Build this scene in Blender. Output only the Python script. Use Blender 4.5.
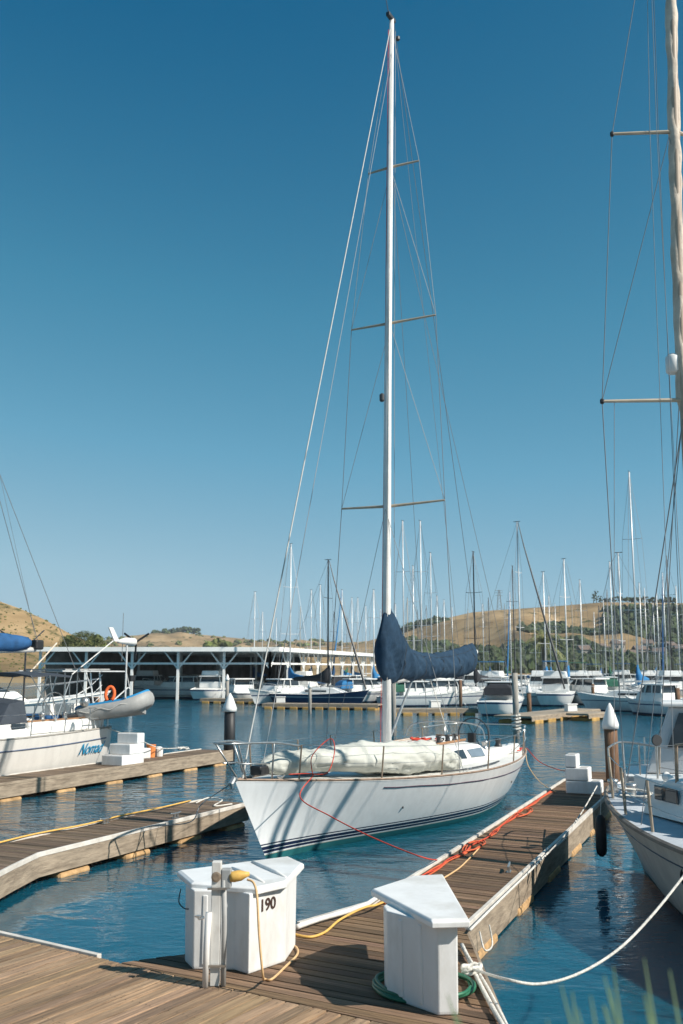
import bpy, bmesh, math, random
from mathutils import Vector, Matrix, noise
R = math.radians
random.seed(7)
sc = bpy.context.scene
for o in list(bpy.data.objects): bpy.data.objects.remove(o)
C = sc.collection

# ------------------------------------------------------------------ camera
CAMH = 3.3; F = 995.6; PITCH = math.atan(156/F)
cam_d = bpy.data.cameras.new('camera'); cam = bpy.data.objects.new('camera', cam_d); C.objects.link(cam)
cam.location = (0, 0, CAMH); cam.rotation_euler = (math.pi/2+PITCH, 0, 0)
cam_d.sensor_fit = 'VERTICAL'; cam_d.sensor_height = 36; cam_d.lens = 35
cam_d.clip_end = 20000; cam_d.clip_start = 0.05
cam_d.dof.use_dof = True; cam_d.dof.focus_distance = 15; cam_d.dof.aperture_fstop = 2.8
sc.camera = cam
# ------------------------------------------------------------------ light
EXPO = 0.37; SKYK = 2**-EXPO
SUN_EL = R(40); SUN_AZ = math.atan2(-0.446, 0.895)       # direction towards the sun, in the xy plane
SD = Vector((math.cos(SUN_AZ)*math.cos(SUN_EL), math.sin(SUN_AZ)*math.cos(SUN_EL), math.sin(SUN_EL)))
sl = bpy.data.lights.new('sun', 'SUN'); sl.energy = 5.0; sl.angle = R(0.53); sl.color = (1, 0.93, 0.83)
sun = bpy.data.objects.new('sun', sl); C.objects.link(sun)
sun.rotation_euler = SD.to_track_quat('Z', 'Y').to_euler()
w = bpy.data.worlds.new('World'); sc.world = w; w.use_nodes = True
nt = w.node_tree; bg = nt.nodes['Background']; bg.inputs[1].default_value = 0.085
sky = nt.nodes.new('ShaderNodeTexSky'); sky.sky_type = 'NISHITA'; sky.sun_disc = False
sky.sun_elevation = SUN_EL; sky.sun_rotation = math.pi/2 - SUN_AZ
sky.air_density = 1.0; sky.dust_density = 0.4; sky.ozone_density = 1.2
# the film look of the photograph: the brightness of the Nishita sky decides the blue
sepc = nt.nodes.new('ShaderNodeSeparateColor'); nt.links.new(sky.outputs[0], sepc.inputs[0])
sm = nt.nodes.new('ShaderNodeMath'); sm.operation = 'MULTIPLY'; sm.inputs[1].default_value = 0.085*1.06/1.6; nt.links.new(sepc.outputs[1], sm.inputs[0])
ramp = nt.nodes.new('ShaderNodeValToRGB'); nt.links.new(sm.outputs[0], ramp.inputs[0])
while len(ramp.color_ramp.elements) > 1: ramp.color_ramp.elements.remove(ramp.color_ramp.elements[-1])
for i, (gv, c) in enumerate(((0.05,(0.002,0.055,0.145)),(0.138,(0.006,0.124,0.268)),(0.216,(0.052,0.246,0.405)),(0.332,(0.132,0.374,0.552)),(0.56,(0.335,0.555,0.685)),(0.75,(0.45,0.62,0.73)),(1.6,(0.9,0.92,0.92)))):
    e = ramp.color_ramp.elements[0] if i == 0 else ramp.color_ramp.elements.new(gv/1.6)
    e.position = gv/1.6; e.color = (*c, 1)
sc2 = nt.nodes.new('ShaderNodeVectorMath'); sc2.operation = 'SCALE'; sc2.inputs['Scale'].default_value = SKYK/0.1
nt.links.new(ramp.outputs[0], sc2.inputs[0]); nt.links.new(sc2.outputs[0], bg.inputs[0]); bg.inputs[1].default_value = 0.1
vs = sc.view_settings; vs.view_transform = 'Standard'; vs.look = 'None'; vs.exposure = EXPO; vs.gamma = 1; vs.use_curve_mapping = False

# ------------------------------------------------------------------ measuring helpers (photo point -> place in the world)
def ray(px, py):
    xc = (px-341.5)/F; yc = (512-py)/F; c, s = math.cos(PITCH), math.sin(PITCH)
    return Vector((xc, c-yc*s, s+yc*c))
def W(px, py, z=0.45):
    d = ray(px, py); t = (z-CAMH)/d.z
    return Vector((d.x*t, d.y*t, z))
def D(px, py, Y):
    d = ray(px, py); t = Y/d.y
    return Vector((d.x*t, Y, CAMH+d.z*t))

# ------------------------------------------------------------------ materials
MATS = {}
def node(nt, t, **kw):
    n = nt.nodes.new(t)
    for k, v in kw.items(): setattr(n, k, v)
    return n
def mat(name, col, rough=0.5, metal=0.0, ns=6.0, na=0.12, bump=0.0, bs=30.0, dirt=None, da=0.0, coat=0.0, attr=None, stretch=None, rot=0.0, spec=None):
    if name in MATS: return MATS[name]
    m = bpy.data.materials.new(name); m.use_nodes = True; nt = m.node_tree; b = nt.nodes['Principled BSDF']
    b.inputs['Roughness'].default_value = rough; b.inputs['Metallic'].default_value = metal
    b.inputs['Coat Weight'].default_value = coat; b.inputs['Coat Roughness'].default_value = 0.08
    if spec is not None: b.inputs['Specular IOR Level'].default_value = spec
    tc = node(nt, 'ShaderNodeTexCoord'); mp = node(nt, 'ShaderNodeMapping')
    nt.links.new(tc.outputs['Object'], mp.inputs[0]); mp.inputs['Rotation'].default_value = (0, 0, rot)
    if stretch:
        mp2 = node(nt, 'ShaderNodeMapping'); nt.links.new(mp.outputs[0], mp2.inputs[0]); mp2.inputs['Scale'].default_value = stretch; src = mp2.outputs[0]
    else: src = mp.outputs[0]
    n1 = node(nt, 'ShaderNodeTexNoise'); n1.inputs['Scale'].default_value = ns; n1.inputs['Detail'].default_value = 6; n1.inputs['Roughness'].default_value = 0.6
    nt.links.new(src, n1.inputs['Vector'])
    mr = node(nt, 'ShaderNodeMapRange'); nt.links.new(n1.outputs[0], mr.inputs[0])
    mr.inputs[1].default_value = 0.3; mr.inputs[2].default_value = 0.7; mr.inputs[3].default_value = 1-na; mr.inputs[4].default_value = 1+na
    mx = node(nt, 'ShaderNodeMix', data_type='RGBA', blend_type='MULTIPLY'); mx.inputs[0].default_value = 1
    mx.inputs[6].default_value = (*col, 1); nt.links.new(mr.outputs[0], mx.inputs[7]); out = mx.outputs[2]
    if dirt:
        n2 = node(nt, 'ShaderNodeTexNoise'); n2.inputs['Scale'].default_value = ns*0.37; n2.inputs['Detail'].default_value = 8; n2.inputs['Roughness'].default_value = 0.7
        nt.links.new(src, n2.inputs['Vector'])
        r2 = node(nt, 'ShaderNodeMapRange'); nt.links.new(n2.outputs[0], r2.inputs[0]); r2.inputs[1].default_value = 0.48; r2.inputs[2].default_value = 0.7; r2.inputs[4].default_value = da
        m2 = node(nt, 'ShaderNodeMix', data_type='RGBA'); nt.links.new(r2.outputs[0], m2.inputs[0]); nt.links.new(out, m2.inputs[6]); m2.inputs[7].default_value = (*dirt, 1); out = m2.outputs[2]
    if attr:
        at = node(nt, 'ShaderNodeAttribute', attribute_name=attr); m3 = node(nt, 'ShaderNodeMix', data_type='RGBA', blend_type='MULTIPLY'); m3.inputs[0].default_value = 1
        nt.links.new(out, m3.inputs[6]); nt.links.new(at.outputs['Color'], m3.inputs[7]); out = m3.outputs[2]
    nt.links.new(out, b.inputs['Base Color'])
    if bump:
        n3 = node(nt, 'ShaderNodeTexNoise'); n3.inputs['Scale'].default_value = bs; n3.inputs['Detail'].default_value = 5; nt.links.new(src, n3.inputs['Vector'])
        bp = node(nt, 'ShaderNodeBump'); bp.inputs['Strength'].default_value = bump; bp.inputs['Distance'].default_value = 0.02
        nt.links.new(n3.outputs[0], bp.inputs['Height']); nt.links.new(bp.outputs[0], b.inputs['Normal'])
    MATS[name] = m; return m
def band_mat(name, base, bands, rough=0.25, lo=-1.0, hi=2.0, streak=0.10):
    """hull paint: bands = [(z, colour)] from the keel up; vertical weather streaks in the paint"""
    m = bpy.data.materials.new(name); m.use_nodes = True; nt = m.node_tree; b = nt.nodes['Principled BSDF']; b.inputs['Roughness'].default_value = rough
    tc = node(nt, 'ShaderNodeTexCoord'); sp = node(nt, 'ShaderNodeSeparateXYZ'); nt.links.new(tc.outputs['Object'], sp.inputs[0])
    mr = node(nt, 'ShaderNodeMapRange'); nt.links.new(sp.outputs[2], mr.inputs[0]); mr.inputs[1].default_value = lo; mr.inputs[2].default_value = hi
    cr = node(nt, 'ShaderNodeValToRGB'); cr.color_ramp.interpolation = 'CONSTANT'; nt.links.new(mr.outputs[0], cr.inputs[0])
    el = cr.color_ramp.elements
    while len(el) > 1: el.remove(el[-1])
    el[0].position = 0; el[0].color = (*bands[0][1], 1)
    for z, c in bands[1:]:
        e = el.new((z-lo)/(hi-lo)); e.color = (*c, 1)
    mp = node(nt, 'ShaderNodeMapping'); mp.inputs['Scale'].default_value = (3.0, 3.0, 0.35); nt.links.new(tc.outputs['Object'], mp.inputs[0])
    n1 = node(nt, 'ShaderNodeTexNoise'); n1.inputs['Scale'].default_value = 2.0; n1.inputs['Detail'].default_value = 8; n1.inputs['Roughness'].default_value = 0.65; nt.links.new(mp.outputs[0], n1.inputs['Vector'])
    r1 = node(nt, 'ShaderNodeMapRange'); nt.links.new(n1.outputs[0], r1.inputs[0]); r1.inputs[1].default_value = 0.35; r1.inputs[2].default_value = 0.65; r1.inputs[3].default_value = 1-streak; r1.inputs[4].default_value = 1.03
    mx = node(nt, 'ShaderNodeMix', data_type='RGBA', blend_type='MULTIPLY'); mx.inputs[0].default_value = 1
    nt.links.new(cr.outputs[0], mx.inputs[6]); nt.links.new(r1.outputs[0], mx.inputs[7]); nt.links.new(mx.outputs[2], b.inputs['Base Color'])
    nb = node(nt, 'ShaderNodeTexNoise'); nb.inputs['Scale'].default_value = 1.2; nt.links.new(tc.outputs['Object'], nb.inputs['Vector'])
    bp = node(nt, 'ShaderNodeBump'); bp.inputs['Strength'].default_value = 0.15; bp.inputs['Distance'].default_value = 0.03; nt.links.new(nb.outputs[0], bp.inputs['Height']); nt.links.new(bp.outputs[0], b.inputs['Normal'])
    return m
WHITE = (0.74, 0.74, 0.72)
gel = mat('gelcoat_white', (0.78, 0.775, 0.75), 0.35, ns=1.3, na=0.05, dirt=(0.42, 0.40, 0.36), da=0.25)
gel2 = mat('gelcoat_far', (0.78, 0.78, 0.76), 0.4, ns=0.8, na=0.12, dirt=(0.4, 0.39, 0.36), da=0.4)
deckm = mat('deck_nonskid', (0.66, 0.66, 0.63), 0.7, ns=3, na=0.10, dirt=(0.4, 0.38, 0.34), da=0.35, bump=0.2, bs=120)
plast = mat('box_plastic', (0.74, 0.745, 0.74), 0.45, ns=2.2, na=0.07, dirt=(0.42, 0.39, 0.33), da=0.55, bump=0.03, bs=25, stretch=(1.6,1.6,0.7))
alu = mat('aluminium_spar', (0.70, 0.70, 0.69), 0.42, 0.25, ns=4, na=0.12, dirt=(0.35, 0.33, 0.30), da=0.35)
whitespar = mat('white_spar', (0.72, 0.71, 0.69), 0.4, ns=2, na=0.10, dirt=(0.45, 0.40, 0.34), da=0.35)
steel = mat('stainless_steel', (0.55, 0.54, 0.52), 0.3, 0.85, ns=10, na=0.2)
wire = mat('rigging_wire', (0.22, 0.23, 0.24), 0.5, 0.3)
rust = mat('bronzed_steel', (0.30, 0.23, 0.17), 0.5, 0.3, ns=12, na=0.3)
dark = mat('black_plastic', (0.02, 0.02, 0.022), 0.5, ns=5, na=0.3)
darkspar = mat('black_spar', (0.045, 0.047, 0.05), 0.45)
glass = mat('dark_glass', (0.03, 0.04, 0.05), 0.06, ns=2, na=0.3, spec=0.8)
bglass = mat('smoky_glass', (0.16, 0.20, 0.24), 0.1, ns=2, na=0.2, spec=0.8)
navy = mat('navy_canvas', (0.020, 0.046, 0.082), 0.9, ns=5, na=0.25, bump=0.4, bs=14, dirt=(0.035, 0.065, 0.10), da=0.4, spec=0.2)
bluec = mat('blue_canvas', (0.02, 0.16, 0.36), 0.8, ns=3, na=0.2)
royal = mat('royal_canvas', (0.015, 0.085, 0.22), 0.8, ns=3, na=0.25, bump=0.3, bs=12)
blackc = mat('black_canvas', (0.02, 0.022, 0.028), 0.8, ns=3, na=0.25)
greenc = mat('green_canvas', (0.02, 0.11, 0.07), 0.8, ns=3, na=0.2)
tanc = mat('tan_sail', (0.60, 0.52, 0.43), 0.85, ns=3, na=0.22, bump=0.6, bs=10, dirt=(0.33, 0.25, 0.18), da=0.5)
bagm = mat('white_sailcloth', (0.50, 0.51, 0.465), 0.75, ns=1.5, na=0.08, bump=0.25, bs=7, dirt=(0.38, 0.39, 0.33), da=0.45)
ropew = mat('white_rope', (0.62, 0.60, 0.55), 0.9, ns=30, na=0.25, bump=0.5, bs=90)
roper = mat('red_rope', (0.55, 0.05, 0.025), 0.85, ns=30, na=0.25)
hoseo = mat('orange_hose', (0.56, 0.11, 0.04), 0.6, ns=20, na=0.2)
cordy = mat('yellow_cord', (0.66, 0.40, 0.10), 0.6, ns=20, na=0.15)
cordt = mat('tan_cord', (0.62, 0.40, 0.20), 0.6, ns=20, na=0.15)
hoseg = mat('green_hose', (0.02, 0.13, 0.07), 0.45, ns=15, na=0.2)
orange = mat('orange_foam', (0.80, 0.14, 0.03), 0.7)
rubber = mat('rubber_grey', (0.33, 0.33, 0.32), 0.6, ns=3, na=0.15)
rblue = mat('rubber_blue', (0.02, 0.22, 0.45), 0.6, ns=3, na=0.15)
numm = mat('number_brown', (0.05, 0.025, 0.018), 0.6)
lettm = mat('lettering_blue', (0.01, 0.24, 0.45), 0.5)
foam = mat('float_foam', (0.46, 0.29, 0.14), 0.95, ns=6, na=0.35, bump=0.8, bs=12, dirt=(0.22, 0.13, 0.05), da=0.7)
yfloat = mat('yellow_float', (0.40, 0.24, 0.07), 0.8, ns=2, na=0.35)
fascia = mat('fascia_wood', (0.31, 0.25, 0.185), 0.85, ns=3, na=0.3, stretch=(1, 1, 7), bump=0.5, bs=14, dirt=(0.11, 0.08, 0.055), da=0.75)
pilew = mat('piling_wood', (0.17, 0.095, 0.055), 0.9, ns=5, na=0.4, stretch=(3, 3, 0.5), bump=0.6, bs=14, dirt=(0.05, 0.035, 0.03), da=0.6)
pileg = mat('piling_grey', (0.30, 0.28, 0.25), 0.9, ns=5, na=0.3, stretch=(3, 3, 0.5))
pileb = mat('piling_sleeve', (0.02, 0.021, 0.023), 0.55, ns=5, na=0.3)
teak = mat('teak', (0.30, 0.16, 0.08), 0.7, ns=4, na=0.3)
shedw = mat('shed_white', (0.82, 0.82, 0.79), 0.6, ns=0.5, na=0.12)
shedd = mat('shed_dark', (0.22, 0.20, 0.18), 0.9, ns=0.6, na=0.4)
farwood = mat('far_dock_wood', (0.30, 0.25, 0.19), 0.9, ns=1, na=0.3)
redc = mat('red_paint', (0.5, 0.05, 0.03), 0.6)
WD = {}
def wood(name, col, rot, **kw):
    return mat(name, col, 0.85, ns=2.6, na=0.42, stretch=(0.45, 12, 12), rot=-rot, bump=0.9, bs=9, attr='tone', **kw)

# ------------------------------------------------------------------ mesh helpers
class MB:
    def __init__(s): s.v = []; s.f = []; s.mi = []; s.tone = []; s.cur = 0; s.t = 1.0
    def add(s, vs, fs):
        b = len(s.v); s.v += [Vector(p) for p in vs]
        for f in fs: s.f.append([b+i for i in f]); s.mi.append(s.cur); s.tone.append(s.t)
        return s
    def box(s, c, d, rz=0.0, rot=None, taper=1.0):
        m = rot.to_matrix() if rot is not None and hasattr(rot, 'to_matrix') else (rot if rot is not None else Matrix.Rotation(rz, 3, 'Z'))
        x, y, z = d[0]/2, d[1]/2, d[2]/2; c = Vector(c)
        P = [(-x,-y,-z),(x,-y,-z),(x,y,-z),(-x,y,-z),(-x*taper,-y*taper,z),(x*taper,-y*taper,z),(x*taper,y*taper,z),(-x*taper,y*taper,z)]
        return s.add([m @ Vector(p)+c for p in P], [(0,3,2,1),(4,5,6,7),(0,1,5,4),(1,2,6,5),(2,3,7,6),(3,0,4,7)])
    def bar(s, a, b, wx, wz):
        a, b = Vector(a), Vector(b); d = b-a; q = d.to_track_quat('X', 'Z')
        return s.box((a+b)/2, (d.length, wx, wz), rot=q.to_matrix())
    def tube(s, pts, r, n=8, cap=True):
        pts = [Vector(p) for p in pts]; k = len(pts); rs = r if isinstance(r, (list, tuple)) else [r]*k
        t0 = (pts[1]-pts[0]).normalized(); up = Vector((0,0,1)) if abs(t0.z) < 0.9 else Vector((1,0,0)); nrm = (up - t0*up.dot(t0)).normalized()
        vs = []
        for i in range(k):
            t = (pts[min(i+1,k-1)]-pts[max(i-1,0)])
            t = t.normalized() if t.length > 1e-9 else t0
            nrm = (nrm - t*nrm.dot(t)); nrm = nrm.normalized() if nrm.length > 1e-6 else t.orthogonal().normalized(); bi = t.cross(nrm)
            for j in range(n):
                a = 2*math.pi*j/n; vs.append(pts[i] + (nrm*math.cos(a)+bi*math.sin(a))*rs[i])
        fs = [(i*n+j, i*n+(j+1)%n, (i+1)*n+(j+1)%n, (i+1)*n+j) for i in range(k-1) for j in range(n)]
        if cap: fs += [tuple(range(n-1,-1,-1)), tuple((k-1)*n+j for j in range(n))]
        return s.add(vs, fs)
    def lathe(s, prof, c=(0,0,0), n=16, axis=None):
        c = Vector(c); vs = []
        for r, z in prof:
            for j in range(n):
                a = 2*math.pi*j/n; p = Vector((r*math.cos(a), r*math.sin(a), z))
                if axis is not None: p = axis @ p
                vs.append(p+c)
        k = len(prof); fs = [(i*n+j, i*n+(j+1)%n, (i+1)*n+(j+1)%n, (i+1)*n+j) for i in range(k-1) for j in range(n)]
        fs += [tuple(range(n-1,-1,-1)), tuple((k-1)*n+j for j in range(n))]
        return s.add(vs, fs)
    def loft(s, rings, closed=True, cap=True):
        n = len(rings[0]); vs = [p for r in rings for p in r]; m = n if closed else n-1
        fs = [(i*n+j, i*n+(j+1)%n, (i+1)*n+(j+1)%n, (i+1)*n+j) for i in range(len(rings)-1) for j in range(m)]
        if cap and closed: fs += [tuple(range(n-1,-1,-1)), tuple((len(rings)-1)*n+j for j in range(n))]
        return s.add(vs, fs)
    def prism(s, poly, z0, z1, topscale=1.0):
        n = len(poly); c = sum((Vector((p[0],p[1])) for p in poly), Vector((0,0)))/n
        lo = [(p[0],p[1],z0) for p in poly]; hi = [(c.x+(p[0]-c.x)*topscale, c.y+(p[1]-c.y)*topscale, z1) for p in poly]
        a = sum(poly[i][0]*poly[(i+1)%n][1]-poly[(i+1)%n][0]*poly[i][1] for i in range(n))
        fs = [tuple(range(n-1,-1,-1)), tuple(n+i for i in range(n))]+[(i,(i+1)%n,n+(i+1)%n,n+i) for i in range(n)]
        if a < 0: fs = [tuple(reversed(f)) for f in fs]
        return s.add(lo+hi, fs)
    def build(s, name, m, parent=None, smooth=False, bevel=0, sub=0, loc=None, rz=None):
        me = bpy.data.meshes.new(name); me.from_pydata([tuple(p) for p in s.v], [], s.f)
        for mm in (m if isinstance(m, (list, tuple)) else [m]): me.materials.append(mm)
        for i, p in enumerate(me.polygons): p.material_index = s.mi[i]; p.use_smooth = smooth
        if any(t != 1.0 for t in s.tone):
            ca = me.color_attributes.new('tone', 'FLOAT_COLOR', 'CORNER')
            for p in me.polygons:
                t = s.tone[p.index]; tt = t if isinstance(t, tuple) else (t, t, t)
                for li in p.loop_indices: ca.data[li].color = (*tt, 1)
        me.update(); o = bpy.data.objects.new(name, me); C.objects.link(o)
        if parent: o.parent = parent
        if loc is not None: o.location = loc
        if rz is not None: o.rotation_euler = (0, 0, rz)
        if bevel:
            md = o.modifiers.new('bevel', 'BEVEL'); md.width = bevel; md.segments = 2; md.limit_method = 'ANGLE'; md.angle_limit = R(35)
        if sub:
            md = o.modifiers.new('sub', 'SUBSURF'); md.levels = sub; md.render_levels = sub
        return o
def thing(name, label, cat, loc=(0,0,0), rz=0.0, group=None):
    o = bpy.data.objects.new(name, None); C.objects.link(o); o.empty_display_size = 0.2
    o.location = loc; o.rotation_euler = (0, 0, rz); o['label'] = label; o['category'] = cat
    if group: o['group'] = group
    return o
def tag(o, label, cat, group=None):
    o['label'] = label; o['category'] = cat
    if group: o['group'] = group
    return o
def struct(o, kind='structure', label=None, cat=None):
    o['kind'] = kind
    if label: o['label'] = label
    if cat: o['category'] = cat
    return o
def spline(pts, n=8):
    P = [Vector(p) for p in pts]; out = []
    for i in range(len(P)-1):
        p0, p1, p2, p3 = P[max(i-1,0)], P[i], P[i+1], P[min(i+2,len(P)-1)]
        for k in range(n):
            t = k/n; out.append(0.5*((2*p1)+(p2-p0)*t+(2*p0-5*p1+4*p2-p3)*t*t+(3*p1-p0-3*p2+p3)*t**3))
    out.append(P[-1]); return out
def lerp(a, b, t): return a+(b-a)*t
def interp(x, tab):
    if x <= tab[0][0]: return tab[0][1]
    for (a, u), (b, v) in zip(tab, tab[1:]):
        if x <= b:
            t = (x-a)/(b-a); return u+(v-u)*t
    return tab[-1][1]
def nz(x, y=0.0, z=0.0): return noise.noise(Vector((x, y, z)))
def text_mesh(name, body, size, m, parent, loc, xdir, updir, shear=0.0, bold=0.0, extr=0.002):
    cu = bpy.data.curves.new(name, 'FONT'); cu.body = body; cu.size = size; cu.extrude = extr; cu.shear = shear; cu.offset = bold; cu.align_x = 'CENTER'; cu.align_y = 'CENTER'
    t = bpy.data.objects.new('tmp', cu); C.objects.link(t); dg = bpy.context.evaluated_depsgraph_get(); dg.update()
    me = bpy.data.meshes.new_from_object(t.evaluated_get(dg)); bpy.data.objects.remove(t)
    me.materials.clear(); me.materials.append(m); o = bpy.data.objects.new(name, me); C.objects.link(o); o.parent = parent
    x = Vector(xdir).normalized(); u = Vector(updir); u = (u-x*u.dot(x)).normalized(); nn = x.cross(u)
    o.matrix_local = Matrix.Translation(Vector(loc)) @ Matrix((x, u, nn)).transposed().to_4x4()
    return o

# ================================================================== THE SETTING
def clip(poly, a, c, keep_less):
    out = []; n = len(poly)
    for i in range(n):
        p, q = poly[i], poly[(i+1)%n]; dp = p.dot(a)-c; dq = q.dot(a)-c
        if keep_less: dp, dq = -dp, -dq
        if dp >= 0: out.append(p)
        if dp*dq < 0: out.append(p+(q-p)*(dp/(dp-dq)))
    return out
# water
wm = bpy.data.materials.new('harbour_water'); wm.use_nodes = True; nt = wm.node_tree; b = nt.nodes['Principled BSDF']
b.inputs['Roughness'].default_value = 0.04; b.inputs['IOR'].default_value = 1.42
b.inputs['Base Color'].default_value = (0.005, 0.078, 0.125, 1)
b.inputs['Subsurface Weight'].default_value = 1.0; b.inputs['Subsurface Radius'].default_value = (0.4, 1.0, 1.0); b.inputs['Subsurface Scale'].default_value = 0.9
g = node(nt, 'ShaderNodeNewGeometry')
def wn(scale, detail, stretch, rotz=0.3, dist=0.0):
    mp = node(nt, 'ShaderNodeMapping'); mp.inputs['Scale'].default_value = stretch; mp.inputs['Rotation'].default_value = (0, 0, rotz); nt.links.new(g.outputs['Position'], mp.inputs[0])
    n = node(nt, 'ShaderNodeTexNoise'); n.inputs['Scale'].default_value = scale; n.inputs['Detail'].default_value = detail; n.inputs['Distortion'].default_value = dist; nt.links.new(mp.outputs[0], n.inputs['Vector']); return n.outputs[0]
a1 = wn(1.1, 3, (1, 1.5, 1), 0.4, 0.5); a2 = wn(5.5, 3, (1, 1.7, 1), 0.2, 0.6); a3 = wn(0.06, 3, (1, 2.0, 1), 0.1)
mod = node(nt, 'ShaderNodeMapRange'); nt.links.new(a3, mod.inputs[0]); mod.inputs[1].default_value = 0.35; mod.inputs[2].default_value = 0.65; mod.inputs[3].default_value = 0.12; mod.inputs[4].default_value = 1.25
bp1 = node(nt, 'ShaderNodeBump'); bp1.inputs['Distance'].default_value = 0.05; bp1.inputs['Strength'].default_value = 0.5; nt.links.new(a1, bp1.inputs['Height'])
ml = node(nt, 'ShaderNodeMath', operation='MULTIPLY'); nt.links.new(a2, ml.inputs[0]); nt.links.new(mod.outputs[0], ml.inputs[1])
bp2 = node(nt, 'ShaderNodeBump'); bp2.inputs['Distance'].default_value = 0.012; bp2.inputs['Strength'].default_value = 0.6; nt.links.new(ml.outputs[0], bp2.inputs['Height']); nt.links.new(bp1.outputs[0], bp2.inputs['Normal'])
# out in the open basin the breeze raises the ripples; between the docks it is calmer
spw = node(nt, 'ShaderNodeSeparateXYZ'); nt.links.new(g.outputs['Position'], spw.inputs[0])
mry = node(nt, 'ShaderNodeMapRange'); nt.links.new(spw.outputs[1], mry.inputs[0]); mry.inputs[1].default_value = 16; mry.inputs[2].default_value = 34; mry.inputs[3].default_value = 0.010; mry.inputs[4].default_value = 0.085
nt.links.new(mry.outputs[0], bp2.inputs['Distance'])
mrz = node(nt, 'ShaderNodeMapRange'); nt.links.new(spw.outputs[1], mrz.inputs[0]); mrz.inputs[1].default_value = 16; mrz.inputs[2].default_value = 34; mrz.inputs[3].default_value = 0.04; mrz.inputs[4].default_value = 0.30
nt.links.new(mrz.outputs[0], bp1.inputs['Distance'])
nt.links.new(bp2.outputs[0], b.inputs['Normal'])
o = MB().add([(-900,-20,0),(900,-20,0),(900,300,0),(-900,300,0)], [(0,1,2,3)]).build('water', wm); struct(o)
# near bank under the photographer, far shore, hills
grd = mat('dry_ground', (0.30, 0.22, 0.12), 0.95, ns=0.02, na=0.3, dirt=(0.12, 0.11, 0.05), da=0.5)
m = MB(); prof = [(-60,1.9),(3.0,1.6),(3.7,1.45),(5.2,-0.8)]
for (y0,z0),(y1,z1) in zip(prof, prof[1:]): m.add([(-60,y0,z0),(60,y0,z0),(60,y1,z1),(-60,y1,z1)], [(0,1,2,3)])
struct(m.build('ground', mat('bank_soil', (0.16, 0.12, 0.08), 0.95, ns=3, na=0.4, bump=0.8, bs=12)))
m = MB().add([(-6000,230,0.9),(6000,230,0.9),(6000,9000,0.9),(-6000,9000,0.9),(-6000,226,-0.5),(6000,226,-0.5)], [(0,1,2,3),(4,5,1,0)])
struct(m.build('terrain', grd))
hm = bpy.data.materials.new('golden_grass_hill'); hm.use_nodes = True; nt = hm.node_tree; b = nt.nodes['Principled BSDF']; b.inputs['Roughness'].default_value = 0.95; b.inputs['Specular IOR Level'].default_value = 0.1
g = node(nt, 'ShaderNodeNewGeometry')
def hn(scale, d, st=(1,1,1)):
    mp = node(nt, 'ShaderNodeMapping'); mp.inputs['Scale'].default_value = st; nt.links.new(g.outputs['Position'], mp.inputs[0])
    n = node(nt, 'ShaderNodeTexNoise'); n.inputs['Scale'].default_value = scale; n.inputs['Detail'].default_value = d; n.inputs['Roughness'].default_value = 0.65; nt.links.new(mp.outputs[0], n.inputs['Vector']); return n.outputs[0]
cr = node(nt, 'ShaderNodeValToRGB'); nt.links.new(hn(0.018, 8), cr.inputs[0]); e = cr.color_ramp.elements
e[0].position = 0.33; e[0].color = (0.15, 0.11, 0.06, 1); e[1].position = 0.60; e[1].color = (0.40, 0.285, 0.16, 1)
e2 = e.new(0.47); e2.color = (0.29, 0.20, 0.105, 1)
cr2 = node(nt, 'ShaderNodeValToRGB'); nt.links.new(hn(0.11, 6), cr2.inputs[0]); e = cr2.color_ramp.elements
e[0].position = 0.55; e[0].color = (0, 0, 0, 1); e[1].position = 0.66; e[1].color = (1, 1, 1, 1)
mx = node(nt, 'ShaderNodeMix', data_type='RGBA'); nt.links.new(cr2.outputs[0], mx.inputs[0]); nt.links.new(cr.outputs[0], mx.inputs[6]); mx.inputs[7].default_value = (0.07, 0.075, 0.03, 1)
nt.links.new(mx.outputs[2], b.inputs['Base Color'])
HILLS = {}
def hill(name, d0, d1, tab, pad, amp, nx=220, ny=64, seed=0.0):
    """a real hill: ridge at distance d1 with the skyline heights of the photo, falling to the shore at d0 and away behind"""
    px0, px1 = tab[0][0]-pad, tab[-1][0]+pad
    X0, X1 = (px0-341.5)/F*d1, (px1-341.5)/F*d1
    def hz(x, y):
        px = 341.5+x/d1*F
        zr = (668-interp(px, tab))*d1/F + 2.4
        t = (y-d0)/(d1-d0)
        if t <= 1: s = max(t, 0); s = s*s*(3-2*s)*0.55+s*0.45
        else: s = max(0, 1-(t-1)*1.2)
        q = min(1, max(0, t*3))
        n = (nz(x*0.006+seed, y*0.006)*1.0+nz(x*0.02+seed, y*0.02)*0.6+abs(nz(x*0.016+seed, y*0.007+5))*-2.2+nz(x*0.06,y*0.05,seed)*0.25)*amp*q*(0.25 if t > 0.93 else 1)
        return 0.9+max(-1.5, zr*s+n*min(1, 4*abs(1-t)+0.15))
    m = MB(); vs = []
    for j in range(ny+1):
        y = d0+(d1-d0)*1.8*j/ny
        for i in range(nx+1): x = X0+(X1-X0)*i/nx; vs.append((x, y, hz(x, y)-(1.0 if j == 0 else 0)))
    m.add(vs, [(j*(nx+1)+i, j*(nx+1)+i+1, (j+1)*(nx+1)+i+1, (j+1)*(nx+1)+i) for j in range(ny) for i in range(nx)])
    o = m.build(name, hm, smooth=True); struct(o); HILLS[name] = hz; return hz
hzR = hill('hill', 330, 820, [(300,655),(360,644),(385,636),(430,622),(470,613),(520,609),(560,606.5),(600,603),(640,603),(683,604),(760,600),(950,612)], 60, 7, seed=1.3)
hzF = hill('hill', 900, 1700, [(-200,645),(60,648),(100,645),(135,641),(165,636),(190,634),(225,637),(260,641),(300,642),(345,643),(400,646),(460,650)], 60, 10, seed=7.7)
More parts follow.
